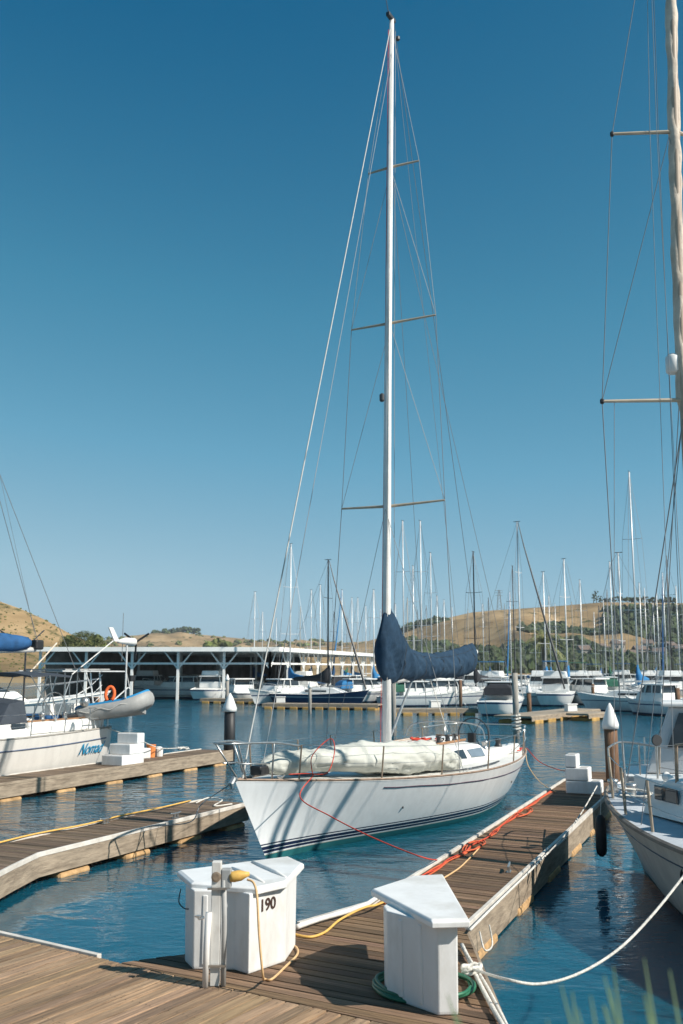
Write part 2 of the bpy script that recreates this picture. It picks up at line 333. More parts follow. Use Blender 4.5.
hzL = hill('hill', 240, 330, [(-400,520),(-200,556),(-60,588),(0,601),(20,608),(45,619),(70,633),(90,642),(108,650),(120,660)], 5, 1.6, seed=3.1)
leaf_d = mat('foliage_dark', (0.042, 0.060, 0.026), 0.9, ns=0.15, na=0.45, attr='tone')
leaf_o = mat('foliage_olive', (0.10, 0.115, 0.035), 0.9, ns=0.15, na=0.4, attr='tone')
barkm = mat('bark', (0.13, 0.095, 0.065), 0.95, ns=2, na=0.3)
ICO = None
def ico():
    global ICO
    if ICO is None:
        bm = bmesh.new(); bmesh.ops.create_icosphere(bm, subdivisions=2, radius=1); ICO = ([v.co.copy() for v in bm.verts], [[v.index for v in f.verts] for f in bm.faces]); bm.free()
    return ICO
def clump(m, c, rx, rz, rnd, rough=0.55):
    vs, fs = ico(); s = rnd.random()*50
    m.t = 0.65+0.75*rnd.random(); m.t = (m.t, m.t*(0.92+0.16*rnd.random()), m.t*0.9)
    m.add([(c[0]+v.x*rx*(1+rough*2*nz(v.x*2+s, v.y*2, v.z*2)), c[1]+v.y*rx*(1+rough*2*nz(v.x*2, v.y*2+s, v.z*2)), c[2]+v.z*rz*(1+rough*2*nz(v.x*2, v.y*2, v.z*2+s))) for v in vs], fs)
rnd = random.Random(11)
m = MB()
for _ in range(15000):
    px = rnd.uniform(395, 760); t = rnd.random()**1.25
    y = lerp(345, 815, t); x = (px-341.5)/F*y; z = hzR(x, y)
    py = 668-(z-CAMH)/y*F
    dens = interp(py, [(600,0.04),(612,0.10),(625,0.16),(638,0.34),(646,0.72),(654,0.92),(670,0.95)])
    if px < 520: dens *= interp(px, [(395,0.55),(460,0.8),(520,0.9)])
    if px > 604 and py > 611: dens = max(dens, 0.74)
    if px < 470 and 620 < py < 640: dens *= 0.8
    gate = nz(x*0.018+3, y*0.012)*0.75+0.5+0.35*nz(x*0.06, y*0.05)
    if gate > dens*0.95+0.05*(py > 645): continue
    r = rnd.uniform(1.3, 3.3); clump(m, (x, y, z+r*0.45), r, r*rnd.uniform(0.7, 1.1), rnd)
struct(m.build('hillside_woods', leaf_d), 'stuff', 'dark oak and scrub woods covering the lower slopes of the golden hill', 'woods')
m = MB()
for _ in range(800):
    px = rnd.uniform(-60, 110); y = rnd.uniform(255, 330); x = (px-341.5)/F*y; z = hzL(x, y)
    if z < 1.2: continue
    r = rnd.uniform(0.08, 0.34)*(1 if rnd.random() < 0.9 else 1.8); clump(m, (x, y, z+r*0.2), r, r*0.7, rnd)
for _ in range(260):
    px = rnd.uniform(100, 380); y = rnd.uniform(1000, 1680); x = (px-341.5)/F*y; z = hzF(x, y)
    r = rnd.uniform(1.5, 5); clump(m, (x, y, z+r*0.3), r, r*0.7, rnd)
struct(m.build('hillside_scrub', leaf_o), 'stuff', 'scattered low scrub bushes on the dry golden hills', 'scrub')
def far_tree(px, py_base, d, h, wdt, label, matl, z=None, group=None, n=26):
    x = (px-341.5)/F*d; zz = z if z is not None else CAMH-(py_base-668)*d/F
    t = thing('tree', label, 'tree', (x, d, zz), 0, group)
    MB().tube([(0,0,-0.5),(0.1,0,h*0.3),(0,0.1,h*0.6)], [wdt*0.05+0.1, wdt*0.04+0.06, 0.05], 6).build('trunk', barkm, t)
    m = MB(); rr = random.Random(int(px*7+d))
    for _ in range(n):
        a = rr.random()*6.28; q = rr.random()**0.5*wdt*0.40; zc = h*(0.22+0.62*rr.random())
        s = wdt*(0.085 if d < 300 else 0.14)*(1.1-0.5*abs(zc/h-0.5)); clump(m, (q*math.cos(a), q*math.sin(a), zc), s, s*0.85, rr, 0.5)
    # loose leaf faces round the crown
    for _ in range(n*(300 if d < 300 else 40)):
        a = rr.random()*6.28; ph = math.acos(rr.uniform(-0.7, 1)); q = wdt*0.5*rr.uniform(0.6, 1.08)*math.sin(ph)*(1+0.35*nz(a*1.3,ph*2,d)); zc = h*0.52+h*0.46*math.cos(ph)*rr.uniform(0.8, 1.05)
        p = Vector((q*math.cos(a), q*math.sin(a), zc)); s = wdt*0.014+0.08
        u = Vector((rr.uniform(-1,1), rr.uniform(-1,1), rr.uniform(-1,1)))*s; v = Vector((rr.uniform(-1,1), rr.uniform(-1,1), rr.uniform(-1,1)))*s
        m.t = 0.7+0.7*rr.random(); m.add([p, p+u, p+v], [(0,1,2)])
    m.build('crown', matl, t, smooth=False); return t
far_tree(86, 0, 236, 11.0, 13, 'round olive green tree at the foot of the left hill', leaf_o, z=0.9, n=40)
far_tree(70, 0, 238, 8.0, 8, 'small olive bush left of the round tree below the left hill', leaf_o, z=0.9)
far_tree(110, 0, 250, 7.2, 10, 'low dark bush right of the round tree behind the shed roof', leaf_d, z=0.9)
for i, (px, w_) in enumerate([(158,26),(168,24),(178,27),(188,22),(198,18)]):
    y = 1690; x = (px-341.5)/F*y
    far_tree(px, 0, y, 15, w_, ['leftmost tree of the dark grove on the distant middle hill','second tree from the left in the dark grove on the middle hill','tree in the middle of the dark grove on the middle hill','fourth tree of the dark grove on the distant middle hill','rightmost tree of the dark grove on the distant middle hill'][i], leaf_d, z=hzF(x,y)-3, group='grove on the distant hill top', n=14)
far_tree(219, 0, 640, 17, 20, 'dark bushy tree standing over the middle of the shed roof', leaf_o, z=5.5, n=30)
for i, (px, h_) in enumerate([(593,10),(596,12),(600,7)]):
    y = 805; x = (px-341.5)/F*y
    far_tree(px, 0, y, h_, 4.5, ['slim dark tree at the left of the trio on the right ridge','tallest slim tree of the trio on the right ridge','short tree at the right of the trio on the right ridge'][i], leaf_d, z=hzR(x,y)-0.5, n=12)
for i in range(11):
    px = 607+i*6.5; y = 812; x = (px-341.5)/F*y
    far_tree(px, 0, y, rnd.uniform(4,6.5), rnd.uniform(5,9), 'low tree in the right ridge line, '+['nearest the slim trio','second right of the slim trio','third right of the slim trio','fourth right of the slim trio','left of the tall leaning mast','above the tall leaning mast','just right of the tall leaning mast','fourth from the photo edge','third from the photo edge','second from the photo edge','at the photo edge'][i], leaf_d, z=hzR(x,y)-0.6, n=10, group='tree line along the right ridge')
# palm
def palm(px, d, h, label):
    x = (px-341.5)/F*d; t = thing('palm_tree', label, 'palm tree', (x, d, 0.8))
    MB().tube([(0,0,0),(0.1,0,h*0.5),(0,0,h)], [0.45,0.38,0.42], 8).build('trunk', barkm, t)
    m = MB(); rr = random.Random(4)
    for k in range(60):
        a = rr.random()*6.28; el = rr.uniform(-0.5, 1.3); L = rr.uniform(3.9, 5.2)
        pts = [Vector((math.cos(a)*math.cos(el)*L*s, math.sin(a)*math.cos(el)*L*s, h+math.sin(el)*L*s-1.9*s*s*s)) for s in [0,.2,.4,.6,.8,1]]
        side = Vector((-math.sin(a), math.cos(a), 0)); m.t = rr.uniform(0.7, 1.5)
        for i in range(5):
            for q in range(3):
                p = lerp(pts[i], pts[i+1], q/3); dn = Vector((0,0,-0.35)); fw = (pts[i+1]-pts[i])*0.5
                for sg in (-1, 1): m.add([p, p+fw*0.4, p+side*sg*0.75+dn+fw], [(0,1,2)])
    m.build('crown', mat('palm_frond',(0.16,0.17,0.06),0.8,attr='tone'), t)
palm(541, 200, 7.6, 'shaggy palm tree standing behind the far boats below the hill')
# houses on the right hillside
hw = mat('house_wall', (0.42, 0.38, 0.33), 0.8); hr = mat('house_roof', (0.16, 0.12, 0.10), 0.9)
HS = [(578,660,'low tan house furthest left on the wooded slope'),(596,655,'house half hidden in trees above the palm tree side'),(612,650,'pale house on the slope left of the tall mast'),(622,662,'small roof low in the trees beside the shore'),(634,657,'pale house between masts in the middle of the woods'),(641,648,'house highest up the wooded slope'),(652,660,'long low house near the shore by the right masts'),(663,653,'pale house above the blue stay on the slope'),(674,658,'house at the right edge of the photo in trees')]
for px, py, lab in HS:
    # walk out along the line of sight until it meets the slope
    y = 340
    while y < 800:
        x = (px-341.5)/F*y
        if 668-(hzR(x, y)-CAMH)/y*F <= py: break
        y += 4
    t = thing('house', lab, 'house', (x, y-6, hzR(x, y-6)), rnd.uniform(-0.6, 0.6), 'houses on the wooded hillside')
    a, b_, h_ = rnd.uniform(4, 6.5), 4.5, 2.4
    MB().box((0,0,h_/2+1), (a, b_, h_+2)).build('wall', hw, t)
    m = MB(); z = h_+2; m.add([(-a/2-.5,-b_/2-.5,z),(a/2+.5,-b_/2-.5,z),(a/2+.5,b_/2+.5,z),(-a/2-.5,b_/2+.5,z),(-a/2-.5,0,z+1.9),(a/2+.5,0,z+1.9)], [(0,1,5,4),(2,3,4,5),(0,4,3),(1,2,5),(0,3,2,1)]); m.build('roof', hr, t)
    for k in range(2): MB().box((-a/4+k*a/2,-b_/2-0.05,2.9), (1.4,0.1,1.2)).build('window', glass, t)
# pylon on the ridge
x = (499-341.5)/F*800; zb = hzR(x, 800); zt = D(499,590,800).z
t = thing('power_pylon', 'steel lattice power pylon on the skyline of the golden hill', 'pylon', (x,800,zb)); h = zt-zb
m = MB()
for sx in (-1,1):
    for sy in (-1,1): m.tube([(sx*1.9,sy*1.9,0),(sx*0.5,sy*0.5,h)], 0.16, 4)
for i in range(6):
    z0, z1 = h*i/6, h*(i+1)/6; a0, a1 = lerp(1.9,.5,i/6), lerp(1.9,.5,(i+1)/6)
    m.tube([(-a0,-a0,z0),(a1,-a1,z1)], 0.09, 4); m.tube([(a0,-a0,z0),(-a1,-a1,z1)], 0.09, 4)
m.build('tower', wire, t)
for zz in (0.72, 0.86, 0.97): MB().box((0,0,h*zz), (6.5,0.25,0.25)).build('cross_arm', wire, t)

# the sea air that softens the far slopes
hz_ = bpy.data.materials.new('sea_air'); hz_.use_nodes = True; nt = hz_.node_tree; nt.nodes.remove(nt.nodes['Principled BSDF'])
pv = nt.nodes.new('ShaderNodeVolumePrincipled'); pv.inputs['Density'].default_value = 0.00013; pv.inputs['Color'].default_value = (0.86, 0.93, 1.0, 1); pv.inputs['Anisotropy'].default_value = 0.2
nt.links.new(pv.outputs[0], nt.nodes['Material Output'].inputs['Volume'])
o = MB().box((0, 4400, 58), (13400, 9400, 124)).build('haze', hz_); o['kind'] = 'stuff'; o['label'] = 'thin pale sea haze over the basin and hills'; o['category'] = 'haze'
# ================================================================== DOCKS
FD = Vector((math.cos(R(66)), math.sin(R(66)), 0)); FN = Vector((FD.y, -FD.x, 0))     # finger direction, its right-hand normal
def v2(p): return Vector((p.x, p.y))
def planks(poly, ang, wdt, gap, z, th, seed, tmin=0.75, tmax=1.2):
    """boards laid along the direction ang, cut to the polygon"""
    a = Vector((-math.sin(ang), math.cos(ang))); rr = random.Random(seed)
    cs = [p.dot(a) for p in poly]; c = min(cs); m = MB()
    while c < max(cs):
        q = clip(clip(poly, a, c+gap/2, False), a, c+wdt-gap/2, True) if True else None
        if q and len(q) >= 3:
            k = rr.uniform(tmin, tmax); m.t = (k, k*rr.uniform(0.95,1.02), k*rr.uniform(0.9,1.03)); dz = rr.uniform(-0.003, 0.003)
            m.prism([(p.x, p.y) for p in q], z-th, z+dz)
        c += wdt
    return m
woodA = wood('weathered_boards', (0.33, 0.222, 0.138), R(58.5), dirt=(0.09, 0.056, 0.034), da=0.75)
woodB = wood('brown_boards', (0.205, 0.128, 0.076), R(-30), dirt=(0.055, 0.036, 0.024), da=0.8)
woodC = wood('old_boards', (0.19, 0.135, 0.092), R(-26), dirt=(0.06, 0.042, 0.03), da=0.8)
A = v2(W(0,935)); B = v2(W(95,957)); wd = (B-A).normalized(); wnr = Vector((wd.y, -wd.x))
if wnr.y > 0: wnr = -wnr
t = thing('walkway_dock', 'weathered tan plank walkway across the bottom of the photo', 'dock')
Aw = A-wd*9; Zw = B+wd*14
planks([Aw, Zw, Zw+wnr*3.4, Aw+wnr*3.4], R(58.5), 0.145, 0.017, 0.45, 0.045, 3, 0.66, 1.22).build('decking', woodA, t, bevel=0.003)
def beam(a, b, z0, z1, th, name, m_, par, off=0.0):
    """a board standing along the line a-b, its face outwards to the right of a->b by th"""
    a, b = Vector((a[0],a[1])), Vector((b[0],b[1])); d = (b-a).normalized(); n = Vector((d.y,-d.x)); a2, b2 = a+n*(off+th/2), b+n*(off+th/2)
    mid = (a2+b2)/2
    return MB().box((mid.x, mid.y, (z0+z1)/2), ((b-a).length, th, z1-z0), math.atan2(d.y, d.x)).build(name, m_, par, bevel=0.006)
beam(B, Aw, 0.08, 0.40, 0.05, 'fascia_board', fascia, t)
beam(B+wd*0.03, Aw, 0.405, 0.475, 0.06, 'edge_rail', mat('white_edge', (0.60,0.57,0.52), 0.7, ns=4, na=0.2, dirt=(0.3,0.25,0.2), da=0.5), t)
beam(Aw+wnr*1.7, Zw+wnr*1.7, -0.2, 0.39, 1.2, 'float', foam, t)
wedge = MATS['white_edge']
def nails(polyf, ang, wdt, c0, lines, par, m_, n_):
    """rows of nail heads where the boards cross the joists; lines = (start, end) of each joist"""
    m = MB(); a = Vector((-math.sin(ang), math.cos(ang))); rr = random.Random(2)
    for p0, p1 in lines:
        c = c0+wdt/2
        ca_, cb_ = p0.dot(a), p1.dot(a)
        if ca_ > cb_: p0, p1, ca_, cb_ = p1, p0, cb_, ca_
        while c < cb_:
            if c > ca_:
                for o_ in (-0.035, 0.035):
                    q = p0+(p1-p0)*((c+o_-ca_)/(cb_-ca_))+Vector((rr.uniform(-.012,.012), rr.uniform(-.012,.012)))
                    m.add([(q.x+0.006*math.cos(k*1.047), q.y+0.006*math.sin(k*1.047), 0.4545) for k in range(6)], [tuple(range(6))])
            c += wdt
    o = m.build('nail_heads', m_, par); o['kind'] = 'stuff'
nailm = mat('rusty_nail', (0.035,0.022,0.016), 0.7)
aw_ = Vector((-math.sin(R(58.5)), math.cos(R(58.5)))); c0_ = min(p.dot(aw_) for p in [Aw, Zw, Zw+wnr*3.4, Aw+wnr*3.4])
nails(None, R(58.5), 0.145, c0_, [(Aw+wnr*k, Zw+wnr*k) for k in (0.09, 0.75, 1.45, 2.15)], t, nailm, 0)
# right-hand finger with its corner gussets
G0 = v2(W(123,961.5)); G1 = v2(W(184,954)); G2 = v2(W(300,926)); G3 = v2(W(375,904)); E1 = v2(W(580,771))
E2 = E1 + Vector((FN.x, FN.y))*1.36; Rr = v2(W(464,926)); Rb = v2(W(507,1030))
wl = lambda p: (p-B).dot(-wnr)          # distance beyond the walkway edge
R0 = Rb + wd*0.25; R0 = R0 - (-wnr)*(wl(R0)-0.01)
G0w = G0 - (-wnr)*(wl(G0)-0.01)
fing = [G0w, G1, G2, G3, E1, E2, Rr, Rb, R0]
t = thing('finger_dock', 'brown plank finger dock on the right between the white yacht and the shaded boat', 'dock')
m = planks(fing, R(-30), 0.145, 0.017, 0.45, 0.045, 5, 0.55, 1.3); m.build('decking', woodB, t, bevel=0.003)
af_ = Vector((-math.sin(R(-30)), math.cos(R(-30)))); c0f = min(p.dot(af_) for p in fing); fdv = (E1-G3).normalized(); fnv = Vector((fdv.y, -fdv.x))
nails(None, R(-30), 0.145, c0f, [(G3+fnv*k, E1+fnv*k) for k in (0.16, 0.70, 1.22)], t, nailm, 0)
beam(E1, G3, 0.10, 0.40, 0.05, 'fascia_board', fascia, t, 0.0); beam(G3, G1, 0.10, 0.40, 0.05, 'fascia_board', fascia, t)
beam(Rr, E2, 0.02, 0.40, 0.05, 'fascia_board', fascia, t); beam(Rb, Rr, 0.02, 0.40, 0.05, 'fascia_board', fascia, t); beam(E2, E1, 0.05, 0.40, 0.05, 'fascia_board', fascia, t)
def strip(pts, r, name, m_, par, z=0.45, n=6):
    return MB().tube([(p.x, p.y, z) for p in pts], r, n).build(name, m_, par, smooth=True)
beam(E1, G3, 0.405, 0.49, 0.055, 'edge_rail', wedge, t); beam(G3, G2, 0.405, 0.49, 0.055, 'edge_rail', wedge, t)
beam(Rr, E2, 0.405, 0.485, 0.055, 'edge_rail', wedge, t)
fd2 = (E2-Rr).normalized(); fn2 = Vector((fd2.y,-fd2.x)); L = (E2-Rr).length
for k in range(8):
    s = 0.8+k*(L-1.6)/7
    c = Rr+fd2*s-fn2*0.62; MB().box((c.x,c.y,-0.12), (1.05,1.40,0.42), math.atan2(fd2.y,fd2.x)).build('float', foam, t, bevel=0.05)
c = (Rr+Rb)/2+Vector((-0.35,0)); MB().box((c.x,c.y,-0.10), (0.7,0.9,0.34), 1.5).build('float', foam, t, bevel=0.06)
def cleat(p, ang, label):
    o = MB(); o.tube([(-0.17,0,0.10),(-0.08,0,0.085),(0.08,0,0.085),(0.17,0,0.10)], [0.014,0.02,0.02,0.014], 8)
    o.box((-0.05,0,0.04),(0.035,0.035,0.08)); o.box((0.05,0,0.04),(0.035,0.035,0.08)); o.box((0,0,0.006),(0.18,0.06,0.012))
    ob = o.build('dock_cleat', steel, None, smooth=False, loc=(p.x,p.y,0.453), rz=ang, bevel=0.003); tag(ob, label, 'cleat', 'dock cleats'); return ob
# left finger (middle) and the far-left finger
def finger(name_label, n0, n1, width, endcut, seed, floats, matd, slope=0.0, back=None):
    """n0,n1: near edge from the left to the far end"""
    d = (n1-n0).normalized(); n = Vector((-d.y, d.x))
    q = [n0, n1, n1+n*width, n0+n*width]
    t = thing('finger_dock', name_label, 'dock'); ang = math.atan2(d.y,d.x)-R(90)
    planks(q, ang, 0.145, 0.008, 0.45, 0.045, seed, 0.65, 1.2).build('decking', matd, t, bevel=0.003)
    beam(n0, n1, 0.10, 0.40, 0.05, 'fascia_board', fascia, t); beam(n1, n1+n*width, 0.10, 0.40, 0.05, 'fascia_board', fascia, t); beam(n1+n*width, n0+n*width, 0.10, 0.40, 0.05, 'fascia_board', fascia, t)
    beam(n0, n1, 0.405, 0.475, 0.05, 'edge_rail', fascia if seed == 9 else wedge, t); beam(n1+n*width, n0+n*width, 0.405, 0.475, 0.05, 'edge_rail', wedge, t)
    for s in floats:
        c = n0+d*s+n*(width/2-0.02); MB().box((c.x,c.y,-0.13), (0.75,width+0.06,0.42), math.atan2(d.y,d.x)).build('float', foam, t, bevel=0.06)
    return t, d, n
nl0 = v2(W(37,854)); nl1 = v2(W(247,803)); dl = (nl1-nl0).normalized()
t, dl, nl = finger('dark plank finger dock left of the white yacht bow', nl0-dl*0.0, nl1, 1.12, 0, 8, [0.9, 2.6, 4.3, 6.0], woodC)
# its curved gusset towards the main walkway at the left
gc = [nl0, nl0+nl*1.12, nl0+nl*1.12-dl*5, nl0-dl*5-nl*1.1, nl0-dl*2.0-nl*0.75, nl0-dl*0.9-nl*0.32]
planks(gc, math.atan2(dl.y,dl.x)-R(90), 0.145, 0.008, 0.45, 0.045, 8, 0.65, 1.2).build('decking', woodC, t, bevel=0.003)
for a_, b_ in ((gc[5],gc[0]),(gc[4],gc[5]),(gc[3],gc[4])): beam(a_, b_, 0.10, 0.40, 0.05, 'fascia_board', fascia, t); beam(a_, b_, 0.405, 0.475, 0.05, 'edge_rail', wedge, t)
beam(gc[1], gc[2], 0.405, 0.475, 0.05, 'edge_rail', wedge, t)
f0 = v2(W(0,784)); f1 = v2(W(232,750.5)); d3 = (f1-f0).normalized()
t, d3, n3 = finger('tan plank finger dock under the sailboat stern at the left', f0-d3*7, f1, 1.25, 0, 9, [3.0, 5.2, 7.4, 8.5+1.0, 11.6, 13.6, 15.6, 17.4], woodC)
cleat(lerp(nl0,nl1,0.45)+nl*0.95, math.atan2(dl.y,dl.x), 'steel cleat on the middle of the dark left finger dock')
cleat(lerp(nl0,nl1,0.62)+nl*0.15, math.atan2(dl.y,dl.x), 'steel cleat near the outer half of the dark left finger dock')
cleat(v2(W(509,872)), math.atan2(fd2.y,fd2.x)+0.15, 'steel cleat on the right edge of the right finger dock')

# ================================================================== DOCK BOXES AND PEDESTAL
def dock_box(label, lid_px, body_px, zl, hasp=0):
    P = [v2(W(px, py, zl)) for px, py in lid_px]; c = sum(P, Vector((0,0)))/len(P)
    t = thing('dock_box', label, 'dock box', (c.x, c.y, 0.453)); H = zl-0.453
    L = [p-c for p in P]; body = [v2(W(px, py, 0.453))-c for px, py in body_px]
    cb = sum(body, Vector((0,0)))/len(body)
    def sc(f): return [cb+(p-cb)*f for p in body]
    m = MB(); m.loft([[(p.x,p.y,0.0) for p in sc(0.975)], [(p.x,p.y,0.03) for p in sc(0.985)], [(p.x,p.y,H-0.05) for p in sc(1.0)]])
    m.build('body', plast, t, bevel=0.012)
    for i, (p, q) in enumerate(zip(body, body[1:]+body[:1])):          # moulded upright ribs and a latch on the broad front faces
        if (q-p).length > 0.3 and i == 1:
            d_ = (q-p).normalized(); n_ = Vector((d_.y,-d_.x)); n_ = n_ if n_.dot((p+q)/2-cb) > 0 else -n_
            for f_ in (0.28, 0.66):
                r_ = p.lerp(q, f_); MB().box((r_.x-n_.x*0.004, r_.y-n_.y*0.004, H*0.47),(0.05,0.022,H*0.82), math.atan2(d_.y,d_.x)).build('moulded_rib', plast, t, bevel=0.009)
            if hasp and i == hasp:
                r_ = p.lerp(q, 0.5)+n_*0.010; MB().box((r_.x,r_.y,H-0.13),(0.035,0.014,0.10), math.atan2(d_.y,d_.x)).build('latch', steel, t, bevel=0.003)
    cl = sum(L, Vector((0,0)))/len(L)
    m = MB(); m.loft([[(p.x,p.y,H-0.060) for p in L], [(p.x,p.y,H-0.014) for p in L], [(cl.x+(p.x-cl.x)*0.95,cl.y+(p.y-cl.y)*0.95,H+0.006) for p in L]]); m.build('lid', plast, t, bevel=0.008)
    return t, L, body, H, c
tL, LL, BL, HL, cL = dock_box('white corner dock box numbered 190 with a ridged lid, behind the power post', [(177,870.5),(191,882.5),(258,888),(287,881.5),(304,863),(289,856)], [(184,962),(192,970),(234,970.5),(248.5,975),(286,962),(296,947),(283,932),(200,948)], 1.23)
def lidpt(px, py, c, z=1.24): p = v2(W(px, py, z))-c; return (p.x, p.y, 0.79)
for (a_, b_) in (((232,868),(264,882)), ((252,862),(286,877))):
    pa, pb = Vector(lidpt(*a_, cL)), Vector(lidpt(*b_, cL)); MB().tube([pa, lerp(pa,pb,0.3)+Vector((0,0,0.002)), lerp(pa,pb,0.7)+Vector((0,0,0.002)), pb-Vector((0,0,0.01))], [0.010,0.022,0.022,0.012], 8).build('lid_ridge', plast, tL, smooth=True)
# number
p, q = BL[3], BL[4]
dirx = Vector((q.x-p.x, q.y-p.y, 0)).normalized(); mid = p*0.52+q*0.48
nn = Vector((dirx.y, -dirx.x, 0))
text_mesh('number', '190', 0.155, numm, tL, (mid.x+nn.x*0.004, mid.y+nn.y*0.004, 0.585), dirx, (0,0,1), bold=0.003)
m = MB(); hp = Vector((BL[0].x, BL[0].y, 0.52)); m.tube(spline([hp+Vector((-0.045,-0.02,0.17)), hp+Vector((-0.06,-0.03,0.05)), hp+Vector((0.0,-0.08,0.0)), hp+Vector((0.06,-0.11,0.0))],5), 0.006, 5); m.build('lid_lanyard', dark, tL)
tR, LR, BR, HR, cR = dock_box('blank white dock box with a pointed lid, green hose round its foot', [(371,889),(432,921),(470,920),(443,874),(413,875.5)], [(384,991),(387,998),(439,1016.5),(459,1016),(455,990),(440,968),(405,972)], 1.23)
# power post
pp = W(209,987,0.453); t = thing('power_post', 'white timber power post with pipes and a plug socket beside the numbered box', 'power post', pp)
MB().box((0.045,0.06,0.54), (0.085,0.09,1.08)).build('post', mat('white_timber',(0.62,0.61,0.58),0.7,ns=3,na=0.12,stretch=(2,2,0.6),dirt=(0.28,0.22,0.17),da=0.7), t, bevel=0.006)
MB().tube([(-0.035,0.0,0),(-0.03,0.0,0.35),(-0.015,0.0,0.64)], 0.028, 12).build('water_pipe', whitespar, t, smooth=True)
m = MB().tube([(-0.055,0,0.60),(-0.10,-0.01,0.585),(-0.11,-0.01,0.60)], 0.011, 8); m.lathe([(0.03,0),(0.03,0.012)], (-0.11,-0.01,0.605), 10); m.build('tap', steel, t)
MB().tube([(0.125,0.03,0.0),(0.125,0.03,0.55),(0.115,0.03,0.92)], 0.024, 12).build('conduit', mat('grey_conduit',(0.38,0.38,0.37),0.6), t, smooth=True)
for zz in (0.18, 0.85): MB().box((0.06,-0.005,zz),(0.18,0.02,0.02)).build('pipe_strap', steel, t)
MB().lathe([(0.045,-0.01),(0.045,0.012),(0.03,0.016)], (0.045,0.012,0.95), 14, axis=Matrix.Rotation(R(90),3,'X')).build('knot_cap', rust, t)
MB().box((0.135,0.06,0.93),(0.09,0.10,0.17)).build('socket_box', mat('socket_grey',(0.30,0.31,0.31),0.6), t, bevel=0.01)
MB().lathe([(0.042,0),(0.05,0.03),(0.048,0.10),(0.03,0.14),(0.018,0.18)], (0.17,0.04,0.94), 14, axis=Matrix.Rotation(R(80),3,'Y')).build('plug', cordy, t, smooth=True)
pw = pp+Vector((0.17,0.04,0.94))
pts = [pw+Vector((0.17,0,-0.03)), W(249,884,1.27)+Vector((0,-0.05,0)), W(257,895,1.2)+Vector((0,-0.12,0)), ]
base = W(268,976,0.47)
pts = [pw+Vector((0.16,0,-0.02)), pw+Vector((0.22,-0.04,-0.04)), pw+Vector((0.26,-0.12,-0.14)), pw+Vector((0.29,-0.20,-0.45)), pw+Vector((0.33,-0.24,-0.78)), W(265,979,0.47), W(272,979,0.47), W(285,967,0.47), W(297,955,0.47), W(297,948,0.47), W(292,945,0.47)]
o = MB().tube(spline(pts, 8), 0.011, 8).build('extension_cord', cordt, None, smooth=True); tag(o, 'tan power cord dropping from the post socket over the numbered box', 'cord')

# ================================================================== ROPES AND HOSES ON THE DOCK
def rope(name, label, cat, pts, r, m_, n=8, group=None):
    o = MB().tube(spline(pts, n), r, 7).build(name, m_, None, smooth=True); return tag(o, label, cat, group)
rope('shore_power_cable', 'thick white cable lying along the dock edge between the two boxes', 'cable', [W(297,927,0.50), W(320,919,0.50), W(345,912,0.51), W(365,905,0.51), W(372,901,0.53), W(378,897,0.515), W(395,886,0.515)], 0.030, mat('white_cable',(0.66,0.65,0.62),0.6,ns=20,na=0.15))
rope('extension_cord', 'yellow cord curling along the edge between the two boxes', 'cord', [W(293,934,0.47), W(310,937,0.47), W(325,932,0.47), W(338,921,0.50), W(352,913,0.52), W(366,907,0.56), W(376,905,0.53), W(388,900,0.47)], 0.014, cordy)
# hoses along the finger's left edge
def edge(s, off, z=0.475): p = G3+(E1-G3)*s+fn2*off; return Vector((p.x, p.y, z))
rr = random.Random(5)
for k in range(3):
    pts = [edge(s, 0.07+0.09*rr.random()+(0.06 if 0.18<s<0.36 else 0), 0.470+0.010*k) for s in [0.0,0.05,0.09,0.13,0.17,0.21,0.25,0.29,0.33,0.38,0.44,0.50,0.56,0.63,0.70]]
    rope('dock_hose', ['orange hose running along the left edge of the right finger dock','darker orange hose looped beside the first along the finger dock edge','third orange line tangled with the hoses on the finger dock edge'][k], 'hose', pts, [0.013,0.011,0.008][k], [hoseo, hoseo, roper][k])
for k, s0 in enumerate((0.235, 0.47)):
    pts = []
    for i in range(20):
        a = i*0.85; s = s0+0.028*math.cos(a)+0.001*i; pts.append(edge(s, 0.17+0.11*math.sin(a)+0.04*rr.random(), 0.475+0.03*rr.random()))
    rope('hose_coil', ['orange hose heap nearest the yacht middle on the dock','small orange hose heap farther along near the yacht stern'][k], 'hose', pts, 0.011, hoseo, 4)
rope('electric_cord', 'tan cord drooping beside the orange hoses on the right finger dock', 'cord', [edge(0.02,0.10), edge(0.07,0.35), edge(0.13,0.42), edge(0.18,0.38), edge(0.24,0.30)], 0.012, cordt)
rope('dock_line', 'white rope laid along the right edge of the right finger dock', 'rope', [W(470,930,0.50), W(500,900,0.50), W(530,871,0.50), W(548,853,0.50), W(560,843,0.52), W(566,838,0.6)], 0.016, ropew)
rope('mooring_line', 'slack white line from the far end of the right dock edge to the shaded boat', 'rope', [W(548,853,0.50), W(566,834,0.75), W(582,812,1.0), W(597,786,1.25)], 0.012, ropew)
# green hose round the foot of the right box
pts = []
for i in range(60):
    a = i*0.42; rx, ry = 0.42+0.035*math.sin(i*0.9), 0.36+0.03*math.cos(i*1.3)
    pts.append((cR.x-0.03+rx*math.cos(a), cR.y-0.16+ry*math.sin(a)*1.2, 0.475+0.012*(i//15)+0.004*math.sin(i)))
rope('garden_hose', 'green garden hose coiled round the foot of the blank dock box', 'hose', pts, 0.016, hoseg, 4)
